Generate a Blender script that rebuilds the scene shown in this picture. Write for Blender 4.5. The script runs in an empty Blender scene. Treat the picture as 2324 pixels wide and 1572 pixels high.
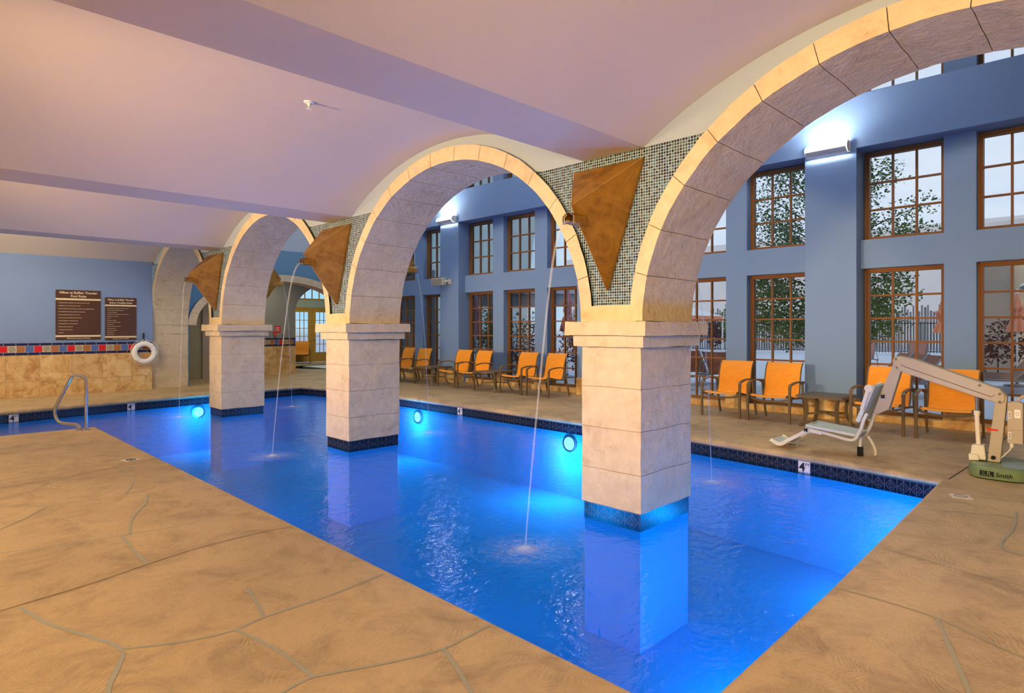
import bpy, math, random
from math import sin, cos, pi, sqrt, floor
from mathutils import Vector, Matrix, noise
random.seed(7)
SC = bpy.context.scene
COL = SC.collection

# ------------------------------------------------------------------ camera
cd = bpy.data.cameras.new('camera')
cam = bpy.data.objects.new('camera', cd); COL.objects.link(cam)
cam.location = (0, 0, 1.6)
cam.rotation_euler = (pi / 2, 0, -pi / 4)
cd.sensor_width = 36; cd.lens = 36 * 1406 / 2324
cd.shift_y = -44 / 2324
cd.clip_start = 0.05; cd.clip_end = 400
SC.camera = cam
SC.view_settings.view_transform = 'Standard'
SC.view_settings.look = 'None'
SC.view_settings.gamma = 1
SC.view_settings.use_curve_mapping = False
SC.view_settings.exposure = 0.0
cy = SC.cycles
cy.max_bounces = 6; cy.diffuse_bounces = 3; cy.glossy_bounces = 2
cy.transmission_bounces = 2; cy.transparent_max_bounces = 10
cy.sample_clamp_indirect = 14; cy.sample_clamp_direct = 30
cy.caustics_reflective = False; cy.caustics_refractive = False
cy.use_denoising = True
cy.blur_glossy = 0.0

# ------------------------------------------------------------------ node helper
class NT:
    def __init__(s, name, world=None):
        if world: s.nt = world.node_tree
        else:
            s.m = bpy.data.materials.new(name); s.m.use_nodes = True; s.nt = s.m.node_tree
        s.nt.nodes.clear()
    def n(s, t, ins=None, **props):
        nd = s.nt.nodes.new('ShaderNode' + t)
        for k, v in props.items(): setattr(nd, k, v)
        for k, v in (ins or {}).items():
            so = nd.inputs[k]
            if isinstance(v, bpy.types.NodeSocket): s.nt.links.new(v, so)
            else:
                if hasattr(so.default_value, '__len__') and len(so.default_value) == 4 and len(v) == 3: v = (*v, 1)
                so.default_value = v
        return nd
    def m_(s, op, a, b=None, c=None, clamp=False):
        ins = {0: a}
        if b is not None: ins[1] = b
        if c is not None: ins[2] = c
        return s.n('Math', ins, operation=op, use_clamp=clamp).outputs[0]
    def mix(s, f, a, b, bt='MIX'):
        return s.n('Mix', {0: f, 6: a, 7: b}, data_type='RGBA', blend_type=bt).outputs[2]
    def pos(s): return s.n('NewGeometry').outputs['Position']
    def obj(s): return s.n('TexCoord').outputs['Object']
    def sep(s, v):
        o = s.n('SeparateXYZ', {0: v}).outputs; return o[0], o[1], o[2]
    def comb(s, x, y, z): return s.n('CombineXYZ', {0: x, 1: y, 2: z}).outputs[0]
    def scale(s, v, k): return s.n('VectorMath', {0: v, 1: k}, operation='MULTIPLY').outputs[0]
    def noise(s, v, sc, det=4, ro=0.55, di=0.0, col=False):
        o = s.n('TexNoise', {'Vector': v, 'Scale': sc, 'Detail': det, 'Roughness': ro, 'Distortion': di}).outputs
        return o[1] if col else o[0]
    def ramp(s, f, stops):
        nd = s.n('ValToRGB', {0: f}); cr = nd.color_ramp
        while len(cr.elements) < len(stops): cr.elements.new(0.5)
        for e, (p, c) in zip(cr.elements, stops): e.position = p; e.color = (*c, 1)
        return nd.outputs[0]
    def step(s, f, a, b):
        return s.n('MapRange', {0: f, 1: a, 2: b, 3: 0.0, 4: 1.0}).outputs[0]
    def bump(s, h, st=0.3, dist=0.02, nrm=None):
        ins = {'Height': h, 'Strength': st, 'Distance': dist}
        if nrm: ins['Normal'] = nrm
        return s.n('Bump', ins).outputs[0]
    def out(s, sh):
        s.n('OutputMaterial', {0: sh}); return s.m
    def pbr(s, col, rough=0.6, metal=0.0, nrm=None, **kw):
        ins = {'Base Color': col, 'Roughness': rough, 'Metallic': metal}
        if nrm: ins['Normal'] = nrm
        ins.update(kw)
        return s.out(s.n('BsdfPrincipled', ins).outputs[0])

# ------------------------------------------------------------------ world: pale dusk sky with thin cloud
wd = bpy.data.worlds.new('sky'); SC.world = wd; wd.use_nodes = True
w = NT('w', wd)
gv = w.n('TexCoord').outputs['Generated']
gx, gy, gz = w.sep(gv)
cl = w.noise(w.scale(gv, (2.0, 2.0, 5.0)), 2.2, 6, 0.6)
clm = w.step(cl, 0.42, 0.66)
base = w.mix(w.step(gz, 0.0, 0.7), (0.64, 0.71, 0.84), (0.52, 0.60, 0.80))
base = w.mix(w.m_('MULTIPLY', w.step(w.m_('SUBTRACT', gy, gx), -0.35, 0.35), w.step(gx, 0.1, 0.5)), base, (0.30, 0.66, 0.90))
skyc = w.mix(w.m_('MULTIPLY', clm, 0.55), base, (0.80, 0.83, 0.90))
below = w.mix(w.step(gz, -0.02, 0.0), (0.35, 0.33, 0.3), skyc)
bg = w.n('Background', {0: below, 1: 1.2})
w.n('OutputWorld', {0: bg.outputs[0]})

# ------------------------------------------------------------------ big lights
def area(name, loc, rot, sx, sy, e, col, spread=pi):
    l = bpy.data.lights.new(name, 'AREA'); l.shape = 'RECTANGLE'; l.size = sx; l.size_y = sy
    l.energy = e; l.color = col; l.spread = spread
    o = bpy.data.objects.new(name, l); o.location = loc; o.rotation_euler = rot; COL.objects.link(o)
    return o
def aim(o, target):
    d = Vector(target) - o.location
    o.rotation_euler = d.to_track_quat('-Z', 'Y').to_euler()
WARM = (1.0, 0.64, 0.28)
for yy in (-4.0, 1.0, 6.0, 11.0):                 # added warm fill, no fixtures, along the unseen long wall beside the deck: throw, down and up
    a = area('deck_fill_light', (-2.7, yy, 2.35), (0, 0, 0), 0.9, 0.4, 95, WARM, math.radians(58))
    aim(a, (4.75, yy, 2.3)); a.visible_glossy = False
    a = area('deck_fill_downlight', (-2.4, yy, 2.3), (0, 0, 0), 1.2, 0.4, 86, (1.0, 0.64, 0.26), math.radians(160))
    aim(a, (-0.9, yy, 0)); a.visible_glossy = False
for yy in (-3.9, 0.95, 5.97, 10.98, 15.9):        # cove lamps washing each vault from the long wall
    a = area('vault_cove_light', (-2.75, yy, 3.36), (0, 0, 0), 2.6, 0.12, 96, (1.0, 0.88, 0.72))
    aim(a, (3.5, yy, 4.6)); a.visible_glossy = False
a = area('near_wall_light', (3.5, -5.0, 2.6), (0, 0, 0), 1.6, 0.5, 10, (1.0, 0.72, 0.42)); aim(a, (3.5, 4, 0.6)); a.visible_glossy = False
a = area('back_wall_light', (1.6, 15.2, 3.45), (0, 0, 0), 2.2, 0.3, 75, (1.0, 0.80, 0.52)); aim(a, (1.6, 17.9, 1.2)); a.visible_glossy = False
for yy in (3.5, 9.0, 14.0):                      # cool fill added under the hall ceiling to wash the hall
    area('hall_fill_light', (8.6, yy, 7.45), (0, 0, 0), 1.0, 1.0, 44, (0.80, 0.90, 1.0))
# underwater pool lamps
def pool_light(loc, e=60):
    l = bpy.data.lights.new('pool_lamp_light', 'POINT'); l.energy = e; l.color = (0.0, 0.48, 1.0); l.shadow_soft_size = 0.12
    o = bpy.data.objects.new('pool_lamp_light', l); o.location = loc; COL.objects.link(o)
pool_light((2.75, 9.6, -0.8), 65)
pool_light((2.7, 5.0, -0.85), 62)
pool_light((4.6, 1.7, -0.85), 60)
pool_light((7.2, 1.8, -0.85), 45)
pool_light((8.05, 11.35, -0.5), 60)
pool_light((7.9, 6.9, -0.65), 75)
pool_light((5.15, 15.35, -0.5), 40)

# ------------------------------------------------------------------ mesh helper
class MB:
    def __init__(s): s.v = []; s.f = []; s.mi = []; s.sm = []
    def add(s, vs, fs, mi=0, sm=False):
        o = len(s.v); s.v += [tuple(p) for p in vs]
        for f in fs: s.f.append([i + o for i in f]); s.mi.append(mi); s.sm.append(sm)
        return s
    def box(s, x0, x1, y0, y1, z0, z1, mi=0):
        v = [(x, y, z) for x in (x0, x1) for y in (y0, y1) for z in (z0, z1)]
        return s.add(v, [(0, 1, 3, 2), (4, 6, 7, 5), (0, 4, 5, 1), (2, 3, 7, 6), (0, 2, 6, 4), (1, 5, 7, 3)], mi)
    def prism(s, poly, ax, a0, a1, mi=0, sm=False):
        """poly: 2-D points in the two axes other than ax, extruded from a0 to a1"""
        def P(a, p):
            return {'x': (a, p[0], p[1]), 'y': (p[0], a, p[1]), 'z': (p[0], p[1], a)}[ax]
        n = len(poly); v = [P(a0, p) for p in poly] + [P(a1, p) for p in poly]
        s.add(v, [tuple(range(n))[::-1], tuple(range(n, 2 * n))], mi)
        return s.add(v, [(i, (i + 1) % n, n + (i + 1) % n, n + i) for i in range(n)], mi, sm)
    def tube(s, pts, r, seg=10, mi=0, closed=False, flat=None):
        """round tube, or with flat=(w,h,up) a rectangular bar swept along pts"""
        pts = [Vector(p) for p in pts]; n = len(pts); rings = []
        up = Vector((0, 0, 1)) if flat is None else Vector(flat[2])
        pr = None
        for i, p in enumerate(pts):
            if closed: t = pts[(i + 1) % n] - pts[i - 1]
            else: t = pts[min(i + 1, n - 1)] - pts[max(i - 1, 0)]
            t.normalize()
            if flat is None:
                if pr is None:
                    a = t.cross(up)
                    if a.length < 1e-3: a = t.cross(Vector((1, 0, 0)))
                else:
                    a = pr - t * pr.dot(t)
                a.normalize(); pr = a; b = t.cross(a)
                rr = r[i] if isinstance(r, (list, tuple)) else r
                rings.append([p + (a * cos(2 * pi * k / seg) + b * sin(2 * pi * k / seg)) * rr for k in range(seg)])
            else:
                a = t.cross(up); a.normalize(); b = a.cross(t)
                ww, hh = flat[0] / 2, flat[1] / 2
                rings.append([p + a * ww * q + b * hh * e for q, e in ((-1, -1), (1, -1), (1, 1), (-1, 1))])
        sg = seg if flat is None else 4
        v = [q for rg in rings for q in rg]; f = []
        for i in range(n if closed else n - 1):
            j = (i + 1) % n
            f += [(i * sg + k, i * sg + (k + 1) % sg, j * sg + (k + 1) % sg, j * sg + k) for k in range(sg)]
        if not closed: f += [tuple(range(sg))[::-1], tuple(range((n - 1) * sg, n * sg))]
        return s.add(v, f, mi, flat is None)
    def lathe(s, prof, c=(0, 0, 0), seg=20, mi=0, sm=True, M=None):
        v = []; n = len(prof)
        for k in range(seg):
            a = 2 * pi * k / seg
            for r, z in prof:
                q = Vector((r * cos(a), r * sin(a), z))
                if M: q = M @ q
                v.append(q + Vector(c))
        f = []
        for k in range(seg):
            k2 = (k + 1) % seg
            f += [(k * n + i, k2 * n + i, k2 * n + i + 1, k * n + i + 1) for i in range(n - 1)]
        s.add(v, f, mi, sm)
        if prof[0][0] > 1e-4: s.add([v[k * n] for k in range(seg)], [tuple(range(seg))[::-1]], mi)
        if prof[-1][0] > 1e-4: s.add([v[k * n + n - 1] for k in range(seg)], [tuple(range(seg))], mi)
        return s
    def grid(s, fn, nu, nv, mi=0, sm=True):
        v = [fn(i / nu, j / nv) for i in range(nu + 1) for j in range(nv + 1)]
        f = [(i * (nv + 1) + j, (i + 1) * (nv + 1) + j, (i + 1) * (nv + 1) + j + 1, i * (nv + 1) + j + 1)
             for i in range(nu) for j in range(nv)]
        return s.add(v, f, mi, sm)
    def sheet(s, fn, nu, nv, th, mi=0):
        """a grid surface given thickness th along its own normal"""
        P = [[Vector(fn(i / nu, j / nv)) for j in range(nv + 1)] for i in range(nu + 1)]
        def N(i, j):
            a = P[min(i + 1, nu)][j] - P[max(i - 1, 0)][j]; b = P[i][min(j + 1, nv)] - P[i][max(j - 1, 0)]
            return a.cross(b).normalized()
        top = [P[i][j] + N(i, j) * th / 2 for i in range(nu + 1) for j in range(nv + 1)]
        bot = [P[i][j] - N(i, j) * th / 2 for i in range(nu + 1) for j in range(nv + 1)]
        k = len(top); w_ = nv + 1; f = []
        for i in range(nu):
            for j in range(nv):
                q = (i * w_ + j, (i + 1) * w_ + j, (i + 1) * w_ + j + 1, i * w_ + j + 1)
                f.append(q); f.append(tuple(x + k for x in q[::-1]))
        s.add(top + bot, f, mi, True)
        e = []
        for i in range(nu): e += [(i * w_, i * w_ + k, (i + 1) * w_ + k, (i + 1) * w_), (i * w_ + nv, (i + 1) * w_ + nv, (i + 1) * w_ + nv + k, i * w_ + nv + k)]
        for j in range(nv): e += [(j, j + 1, j + 1 + k, j + k), (nu * w_ + j, nu * w_ + j + k, nu * w_ + j + 1 + k, nu * w_ + j + 1)]
        s.add(top + bot, e, mi); return s
    def build(s, name, mats, parent=None, loc=None, bevel=0, seg=2, rough=0.0, rsc=3.0, kind=None, angle=40, rz=0):
        me = bpy.data.meshes.new(name)
        vs = s.v
        if rough:
            q = []
            for p in vs:
                d = noise.noise_vector(Vector(p) * rsc) * rough + noise.noise_vector(Vector(p) * rsc * 4) * rough * 0.4
                q.append((p[0] + d.x, p[1] + d.y, p[2] + d.z))
            vs = q
        me.from_pydata(vs, [], s.f)
        if not isinstance(mats, (list, tuple)): mats = [mats]
        for m in mats: me.materials.append(m)
        me.polygons.foreach_set('material_index', s.mi)
        me.polygons.foreach_set('use_smooth', s.sm)
        me.update()
        import bmesh
        bm = bmesh.new(); bm.from_mesh(me)
        if len(vs) < 20000: bmesh.ops.remove_doubles(bm, verts=bm.verts, dist=1e-5)
        if len(vs) < 20000: bmesh.ops.recalc_face_normals(bm, faces=bm.faces)
        bm.to_mesh(me); bm.free()
        if any(s.sm): me.set_sharp_from_angle(angle=math.radians(angle))
        o = bpy.data.objects.new(name, me); COL.objects.link(o)
        if parent: o.parent = parent
        if loc: o.location = loc
        if rz: o.rotation_euler.z = rz
        if bevel:
            b = o.modifiers.new('edge', 'BEVEL'); b.width = bevel; b.segments = seg; b.limit_method = 'ANGLE'; b.angle_limit = math.radians(35)
        if kind: o['kind'] = kind
        return o

def thing(name, label, cat, loc=(0, 0, 0), rz=0, group=None):
    o = bpy.data.objects.new(name, None); COL.objects.link(o)
    o.location = loc; o.rotation_euler = (0, 0, rz); o.empty_display_size = 0.1
    o['label'] = label; o['category'] = cat
    if group: o['group'] = group
    return o
def tag(o, label, cat, group=None, kind=None):
    o['label'] = label; o['category'] = cat
    if group: o['group'] = group
    if kind: o['kind'] = kind
    return o
KIDS = {}
def dup(root, loc, rz=0, label=None, scale=None):
    def cp(o, par):
        c = o.copy(); COL.objects.link(c)
        if par: c.parent = par
        for ch in o.children: cp(ch, c)
        return c
    r = cp(root, None); r.location = loc; r.rotation_euler = (0, 0, rz)
    if label: r['label'] = label
    if scale: r.scale = scale
    return r

def text_mesh(txt, size, align='CENTER', bold=0.0, shear=0.0, space=1.0):
    cu = bpy.data.curves.new('t', 'FONT'); cu.body = txt; cu.size = size; cu.align_x = align; cu.align_y = 'CENTER'
    cu.offset = bold; cu.shear = shear; cu.space_character = space; cu.resolution_u = 2
    o = bpy.data.objects.new('t', cu); COL.objects.link(o)
    dg = bpy.context.evaluated_depsgraph_get()
    me = bpy.data.meshes.new_from_object(o.evaluated_get(dg))
    vs = [v.co.copy() for v in me.vertices]; fs = [tuple(p.vertices) for p in me.polygons]
    bpy.data.objects.remove(o); bpy.data.curves.remove(cu); bpy.data.meshes.remove(me)
    return vs, fs
def put_text(mb, txt, size, fn, mi=0, **k):
    vs, fs = text_mesh(txt, size, **k)
    mb.add([fn(v.x, v.y) for v in vs], fs, mi)
    return max([v.x for v in vs] or [0]) - min([v.x for v in vs] or [0])

def smooth(pts, n=5):
    P = [Vector(p) for p in pts]; out = []
    for i in range(len(P) - 1):
        p0, p1, p2, p3 = P[max(i - 1, 0)], P[i], P[i + 1], P[min(i + 2, len(P) - 1)]
        for k in range(n):
            t = k / n
            out.append(0.5 * ((2 * p1) + (p2 - p0) * t + (2 * p0 - 5 * p1 + 4 * p2 - p3) * t * t + (3 * p1 - p0 - 3 * p2 + p3) * t ** 3))
    out.append(P[-1]); return out

# ------------------------------------------------------------------ materials
MAT = {}
def plain(name, col, rough=0.6, metal=0.0, bump=0.0, bs=60, var=0.06, **kw):
    g = NT(name); v = g.obj()
    f = g.noise(v, 6, 3)
    c = g.mix(f, tuple(max(0, x * (1 - var)) for x in col), tuple(min(1, x * (1 + var)) for x in col))
    nr = g.bump(g.noise(v, bs, 3), bump, 0.01) if bump else None
    MAT[name] = g.pbr(c, rough, metal, nr, **kw); return MAT[name]

def mk_stone(name, c1, c2, c3):
    g = NT(name); p = g.pos()
    big = g.noise(p, 0.9, 3); fine = g.noise(p, 9, 6, 0.65)
    c = g.mix(g.step(fine, 0.3, 0.7), c1, c2)
    st = g.m_('MULTIPLY', g.step(g.noise(p, 2.6, 5, 0.7, 0.6), 0.53, 0.66), g.step(g.noise(p, 14, 5, 0.7), 0.4, 0.6))
    c = g.mix(g.m_('MULTIPLY', st, 0.55), c, c3)
    c = g.mix(g.m_('MULTIPLY', g.step(big, 0.45, 0.7), 0.25), c, c3)
    h1 = g.noise(g.scale(p, (1, 1, 0.8)), 10, 6, 0.66, 0.0)
    gash = g.step(g.noise(g.scale(p, (1.2, 1.2, 2.4)), 4.2, 5, 0.7, 0.5), 0.52, 0.66)
    h = g.m_('ADD', h1, g.m_('MULTIPLY', gash, 0.30))
    h = g.m_('ADD', h, g.m_('MULTIPLY', g.noise(p, 60, 3), 0.12))
    MAT[name] = g.pbr(c, 0.82, 0, g.bump(h, 0.6, 0.03)); return MAT[name]
mk_stone('stone', (0.70, 0.575, 0.385), (0.60, 0.48, 0.31), (0.38, 0.25, 0.12))

def mk_plaster(name, col, var=0.04, bs=0.12):
    g = NT(name); p = g.pos()
    c = g.mix(g.noise(p, 1.1, 4), tuple(x * (1 - var) for x in col), tuple(min(1, x * (1 + var)) for x in col))
    h = g.noise(p, 30, 5, 0.7)
    MAT[name] = g.pbr(c, 0.62, 0, g.bump(h, bs, 0.01)); return MAT[name]
mk_plaster('ceiling', (0.70, 0.60, 0.47))
mk_plaster('blue_plaster', (0.20, 0.32, 0.55), 0.05)
mk_plaster('sign_blue', (0.20, 0.29, 0.47), 0.05)
mk_plaster('grey_plaster', (0.37, 0.44, 0.52))
mk_plaster('corridor', (0.27, 0.28, 0.26))
mk_plaster('khaki', (0.36, 0.32, 0.17))
mk_plaster('end_blue', (0.10, 0.24, 0.38))
mk_plaster('spa_wall', (0.40, 0.52, 0.48))
mk_plaster('tan_stucco', (0.86, 0.64, 0.40)); mk_plaster('pale_stucco', (0.96, 0.86, 0.78)); mk_plaster('dark_stucco', (0.44, 0.35, 0.26))
mk_plaster('rustic_wall', (0.42, 0.42, 0.44), 0.1)

# stamped concrete deck
def mk_deck(name, ca, cb, cc):
    g = NT(name); p = g.pos()
    a = g.noise(p, 0.55, 5, 0.6); b = g.noise(g.scale(p, (1.0, 1.0, 1.0)), 2.6, 6, 0.7, 0.8)
    c = g.mix(g.step(a, 0.35, 0.65), ca, cb)
    c = g.mix(g.m_('MULTIPLY', g.step(b, 0.46, 0.70), 0.62), c, cc)
    c = g.mix(g.m_('MULTIPLY', g.step(g.noise(p, 18, 6, 0.7), 0.5, 0.8), 0.22), c, cc)
    wv = g.n('TexWave', {'Vector': p, 'Scale': 1.8, 'Distortion': 14.0, 'Detail': 2.0, 'Detail Scale': 0.35, 'Detail Roughness': 0.5}, wave_type='RINGS').outputs['Fac']
    wv = g.n('TexWave', {'Vector': p, 'Scale': 9.0, 'Distortion': 30.0, 'Detail': 2.0, 'Detail Scale': 0.5, 'Detail Roughness': 0.45}, wave_type='RINGS').outputs['Fac']
    msk = g.step(g.noise(p, 1.7, 3), 0.46, 0.62)
    h = g.m_('ADD', g.m_('MULTIPLY', g.m_('MULTIPLY', wv, msk), 0.32), g.m_('MULTIPLY', g.noise(p, 11, 6, 0.7, 0.5), 1.3))
    h = g.m_('ADD', h, g.m_('MULTIPLY', g.noise(p, 90, 3), 0.25))
    MAT[name] = g.pbr(c, g.m_('ADD', 0.42, g.m_('MULTIPLY', b, 0.25)), 0, g.bump(h, 0.4, 0.014)); return MAT[name]
mk_deck('deck', (0.58, 0.41, 0.205), (0.42, 0.30, 0.16), (0.22, 0.155, 0.09))
plain('grout_line', (0.35, 0.335, 0.26), 0.8); plain('crack', (0.07, 0.05, 0.035), 0.9)
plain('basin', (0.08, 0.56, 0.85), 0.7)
plain('curb', (0.55, 0.45, 0.33), 0.7)

# glass mosaic
g = NT('mosaic'); p = g.pos(); px_, py_, pz_ = g.sep(p); T = 0.0262
u = g.m_('DIVIDE', py_, T); v = g.m_('DIVIDE', pz_, T)
fu = g.m_('FRACT', u); fv = g.m_('FRACT', v)
def inner(f): return g.m_('MULTIPLY', g.m_('GREATER_THAN', f, 0.08), g.m_('LESS_THAN', f, 0.92))
tile = g.m_('MULTIPLY', inner(fu), inner(fv))
rnd = g.n('TexWhiteNoise', {0: g.comb(g.m_('FLOOR', u), g.m_('FLOOR', v), 0.0)}, noise_dimensions='3D')
tc = g.ramp(rnd.outputs[0], [(0.0, (0.008, 0.015, 0.03)), (0.35, (0.015, 0.035, 0.06)), (0.55, (0.035, 0.085, 0.12)), (0.75, (0.09, 0.19, 0.24)), (1.0, (0.012, 0.02, 0.05))])
col = g.mix(tile, (0.50, 0.56, 0.55), tc)
ro = g.m_('SUBTRACT', 0.75, g.m_('MULTIPLY', tile, 0.63))
tilt = g.n('VectorMath', {0: rnd.outputs[1], 1: (0.5, 0.5, 0.5)}, operation='SUBTRACT').outputs[0]
nn = g.n('VectorMath', {0: g.n('NewGeometry').outputs['Normal'], 1: g.n('VectorMath', {0: tilt, 3: 0.16}, operation='SCALE').outputs[0]}, operation='ADD').outputs[0]
nn = g.n('VectorMath', {0: nn}, operation='NORMALIZE').outputs[0]
MAT['mosaic'] = g.pbr(col, ro, 0, g.bump(tile, 0.3, 0.004, nn))

# navy waterline tile with incised diamonds
g = NT('waterline_tile'); px_, py_, pz_ = g.sep(g.pos()); T = 0.155
u = g.m_('FRACT', g.m_('DIVIDE', g.m_('ADD', px_, py_), T)); v = g.m_('DIVIDE', g.m_('ADD', pz_, 0.245), T)
du = g.m_('ABSOLUTE', g.m_('SUBTRACT', u, 0.5)); dv = g.m_('ABSOLUTE', g.m_('SUBTRACT', v, 0.45)); d = g.m_('ADD', du, dv)
def line(x, c, w_): return g.m_('LESS_THAN', g.m_('ABSOLUTE', g.m_('SUBTRACT', x, c)), w_)
ln = g.m_('MAXIMUM', line(d, 0.42, 0.022), line(d, 0.22, 0.015)); ln = g.m_('MAXIMUM', ln, line(du, 0.0, 0.012))
ln = g.m_('MAXIMUM', ln, line(v, 0.97, 0.02)); gr = g.m_('GREATER_THAN', du, 0.482)
c = g.mix(g.noise(g.pos(), 12, 4), (0.003, 0.003, 0.008), (0.008, 0.009, 0.018))
c = g.mix(ln, c, (0.09, 0.09, 0.11)); c = g.mix(gr, c, (0.09, 0.09, 0.11))
MAT['waterline_tile'] = g.pbr(c, 0.25, 0, g.bump(ln, 0.4, 0.004))

# coloured dado border
g = NT('dado_border'); px_, py_, pz_ = g.sep(g.pos()); T = 0.158
q = g.m_('DIVIDE', g.m_('SUBTRACT', px_, 1.67 - 1.58), T); idx = g.m_('FLOOR', q); fu = g.m_('FRACT', q)
k = g.m_('MODULO', g.m_('ADD', idx, 2.0), 4.0)
fv = g.m_('DIVIDE', g.m_('SUBTRACT', pz_, 1.02), 0.15)
def is_(n_): return g.m_('COMPARE', k, n_, 0.1)
orn = g.n('TexVoronoi', {'Vector': g.comb(fu, fv, 0.0), 'Scale': 7.0}).outputs[0]
r2 = g.m_('SQRT', g.m_('ADD', g.m_('POWER', g.m_('SUBTRACT', fu, 0.5), 2.0), g.m_('POWER', g.m_('SUBTRACT', fv, 0.5), 2.0)))
ring = g.m_('MAXIMUM', line(r2, 0.33, 0.04), line(r2, 0.14, 0.04))
c = g.mix(is_(0.0), (0.50, 0.42, 0.26), (0.60, 0.012, 0.010))
oc = g.mix(g.m_('MAXIMUM', ring, g.m_('LESS_THAN', orn, 0.25)), (0.50, 0.44, 0.29), (0.15, 0.13, 0.09))
c = g.mix(is_(1.0), c, oc); c = g.mix(is_(2.0), c, (0.38, 0.14, 0.03)); c = g.mix(is_(3.0), c, (0.075, 0.14, 0.36))
ed = g.m_('MAXIMUM', g.m_('GREATER_THAN', g.m_('ABSOLUTE', g.m_('SUBTRACT', fu, 0.5)), 0.46), g.m_('GREATER_THAN', g.m_('ABSOLUTE', g.m_('SUBTRACT', fv, 0.5)), 0.47))
c = g.mix(ed, c, (0.45, 0.36, 0.28))
nu = g.m_('FRACT', g.m_('DIVIDE', px_, 0.22))
nav = g.mix(g.m_('GREATER_THAN', nu, 0.95), (0.014, 0.014, 0.06), (0.3, 0.27, 0.26))
band = g.m_('GREATER_THAN', g.m_('ABSOLUTE', g.m_('SUBTRACT', fv, 0.5)), 0.52)
c = g.mix(band, c, nav)
MAT['dado_border'] = g.pbr(c, 0.3, 0, g.bump(ed, -0.3, 0.004))

# travertine slabs
g = NT('travertine'); p = g.pos(); px_, py_, pz_ = g.sep(p)
s_ = g.m_('ADD', px_, py_)
row = g.m_('GREATER_THAN', pz_, 0.36)
wdt = g.m_('ADD', 0.31, g.m_('MULTIPLY', row, 0.31))
q = g.m_('DIVIDE', g.m_('ADD', s_, 0.17), wdt); cell = g.comb(g.m_('FLOOR', q), row, 0.0)
wn = g.n('TexWhiteNoise', {0: cell}, noise_dimensions='3D')
off = g.n('VectorMath', {0: wn.outputs[1], 3: 9.0}, operation='SCALE').outputs[0]
pp = g.n('VectorMath', {0: p, 1: off}, operation='ADD').outputs[0]
f = g.noise(pp, 4.0, 7, 0.68, 0.7)
c = g.ramp(f, [(0.28, (0.34, 0.16, 0.05)), (0.42, (0.56, 0.32, 0.11)), (0.52, (0.70, 0.48, 0.20)), (0.66, (0.76, 0.58, 0.30)), (0.8, (0.58, 0.42, 0.11))])
c = g.mix(g.m_('MULTIPLY', wn.outputs[0], 0.28), c, (0.42, 0.22, 0.10))
fq = g.m_('FRACT', q)
jn = g.m_('MAXIMUM', g.m_('LESS_THAN', fq, 0.012), line(pz_, 0.36, 0.004))
c = g.mix(jn, c, (0.34, 0.23, 0.12))
MAT['travertine'] = g.pbr(c, 0.6, 0, g.bump(g.noise(pp, 14, 6, 0.7), 0.35, 0.02))

plain('wood', (0.25, 0.11, 0.032), 0.45, var=0.15); plain('wood_gold', (0.55, 0.33, 0.07), 0.4, var=0.15)
# sling cloth: woven horizontal slubs
g = NT('sling'); v = g.obj()
f = g.noise(g.scale(v, (3, 3, 80)), 3.0, 4, 0.6)
f2 = g.noise(g.scale(v, (60, 4, 60)), 2.0, 3)
c = g.mix(g.step(f, 0.35, 0.65), (0.80, 0.27, 0.012), (0.95, 0.42, 0.03)); c = g.mix(g.m_('MULTIPLY', f2, 0.3), c, (0.70, 0.22, 0.01))
MAT['sling'] = g.pbr(c, 0.55, 0, g.bump(f, 0.25, 0.003), **{'Subsurface Weight': 0.0})
plain('chair_frame', (0.20, 0.145, 0.075), 0.38, 0.35); plain('table_bronze', (0.19, 0.145, 0.085), 0.45, 0.3)
# rusted copper
g = NT('copper'); v = g.obj()
f = g.noise(v, 3.5, 7, 0.62, 1.4); f3 = g.noise(v, 22, 5, 0.7)
c = g.ramp(f, [(0.25, (0.17, 0.07, 0.010)), (0.45, (0.40, 0.185, 0.02)), (0.6, (0.52, 0.26, 0.03)), (0.78, (0.30, 0.13, 0.02))])
c = g.mix(g.m_('MULTIPLY', f3, 0.25), c, (0.10, 0.035, 0.01))
MAT['copper'] = g.pbr(c, g.m_('ADD', 0.38, g.m_('MULTIPLY', f3, 0.25)), 0.45, g.bump(f3, 0.15, 0.01))
plain('copper_edge', (0.62, 0.36, 0.12), 0.35, 0.6); plain('steel', (0.62, 0.60, 0.55), 0.18, 1.0); plain('chrome', (0.75, 0.75, 0.75), 0.08, 1.0)
plain('lift_grey', (0.42, 0.37, 0.29), 0.45); plain('lift_white', (0.66, 0.64, 0.55), 0.45); plain('lift_green', (0.15, 0.22, 0.11), 0.25)
plain('lift_pale', (0.56, 0.62, 0.55), 0.5); plain('black', (0.012, 0.012, 0.012), 0.5); plain('white_paint', (0.80, 0.80, 0.78), 0.5)
plain('sign_brown', (0.088, 0.038, 0.018), 0.5); plain('sign_cream', (0.75, 0.62, 0.38), 0.5); plain('red_paint', (0.65, 0.03, 0.02), 0.4)
plain('ring_white', (0.86, 0.84, 0.78), 0.4); plain('speaker_white', (0.68, 0.64, 0.55), 0.5); plain('marker_tile', (0.72, 0.66, 0.60), 0.35)
plain('ring_rope', (0.8, 0.78, 0.7), 0.8)
plain('concrete_out', (0.62, 0.66, 0.72), 0.8, bump=0.1); plain('umbrella_cloth', (0.80, 0.30, 0.16), 0.8); plain('umbrella_pink', (0.72, 0.26, 0.24), 0.8)
plain('brown_sling', (0.34, 0.12, 0.06), 0.7); plain('pink_sling', (0.68, 0.33, 0.28), 0.7); plain('grey_frame', (0.30, 0.29, 0.27), 0.5, 0.4)
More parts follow.
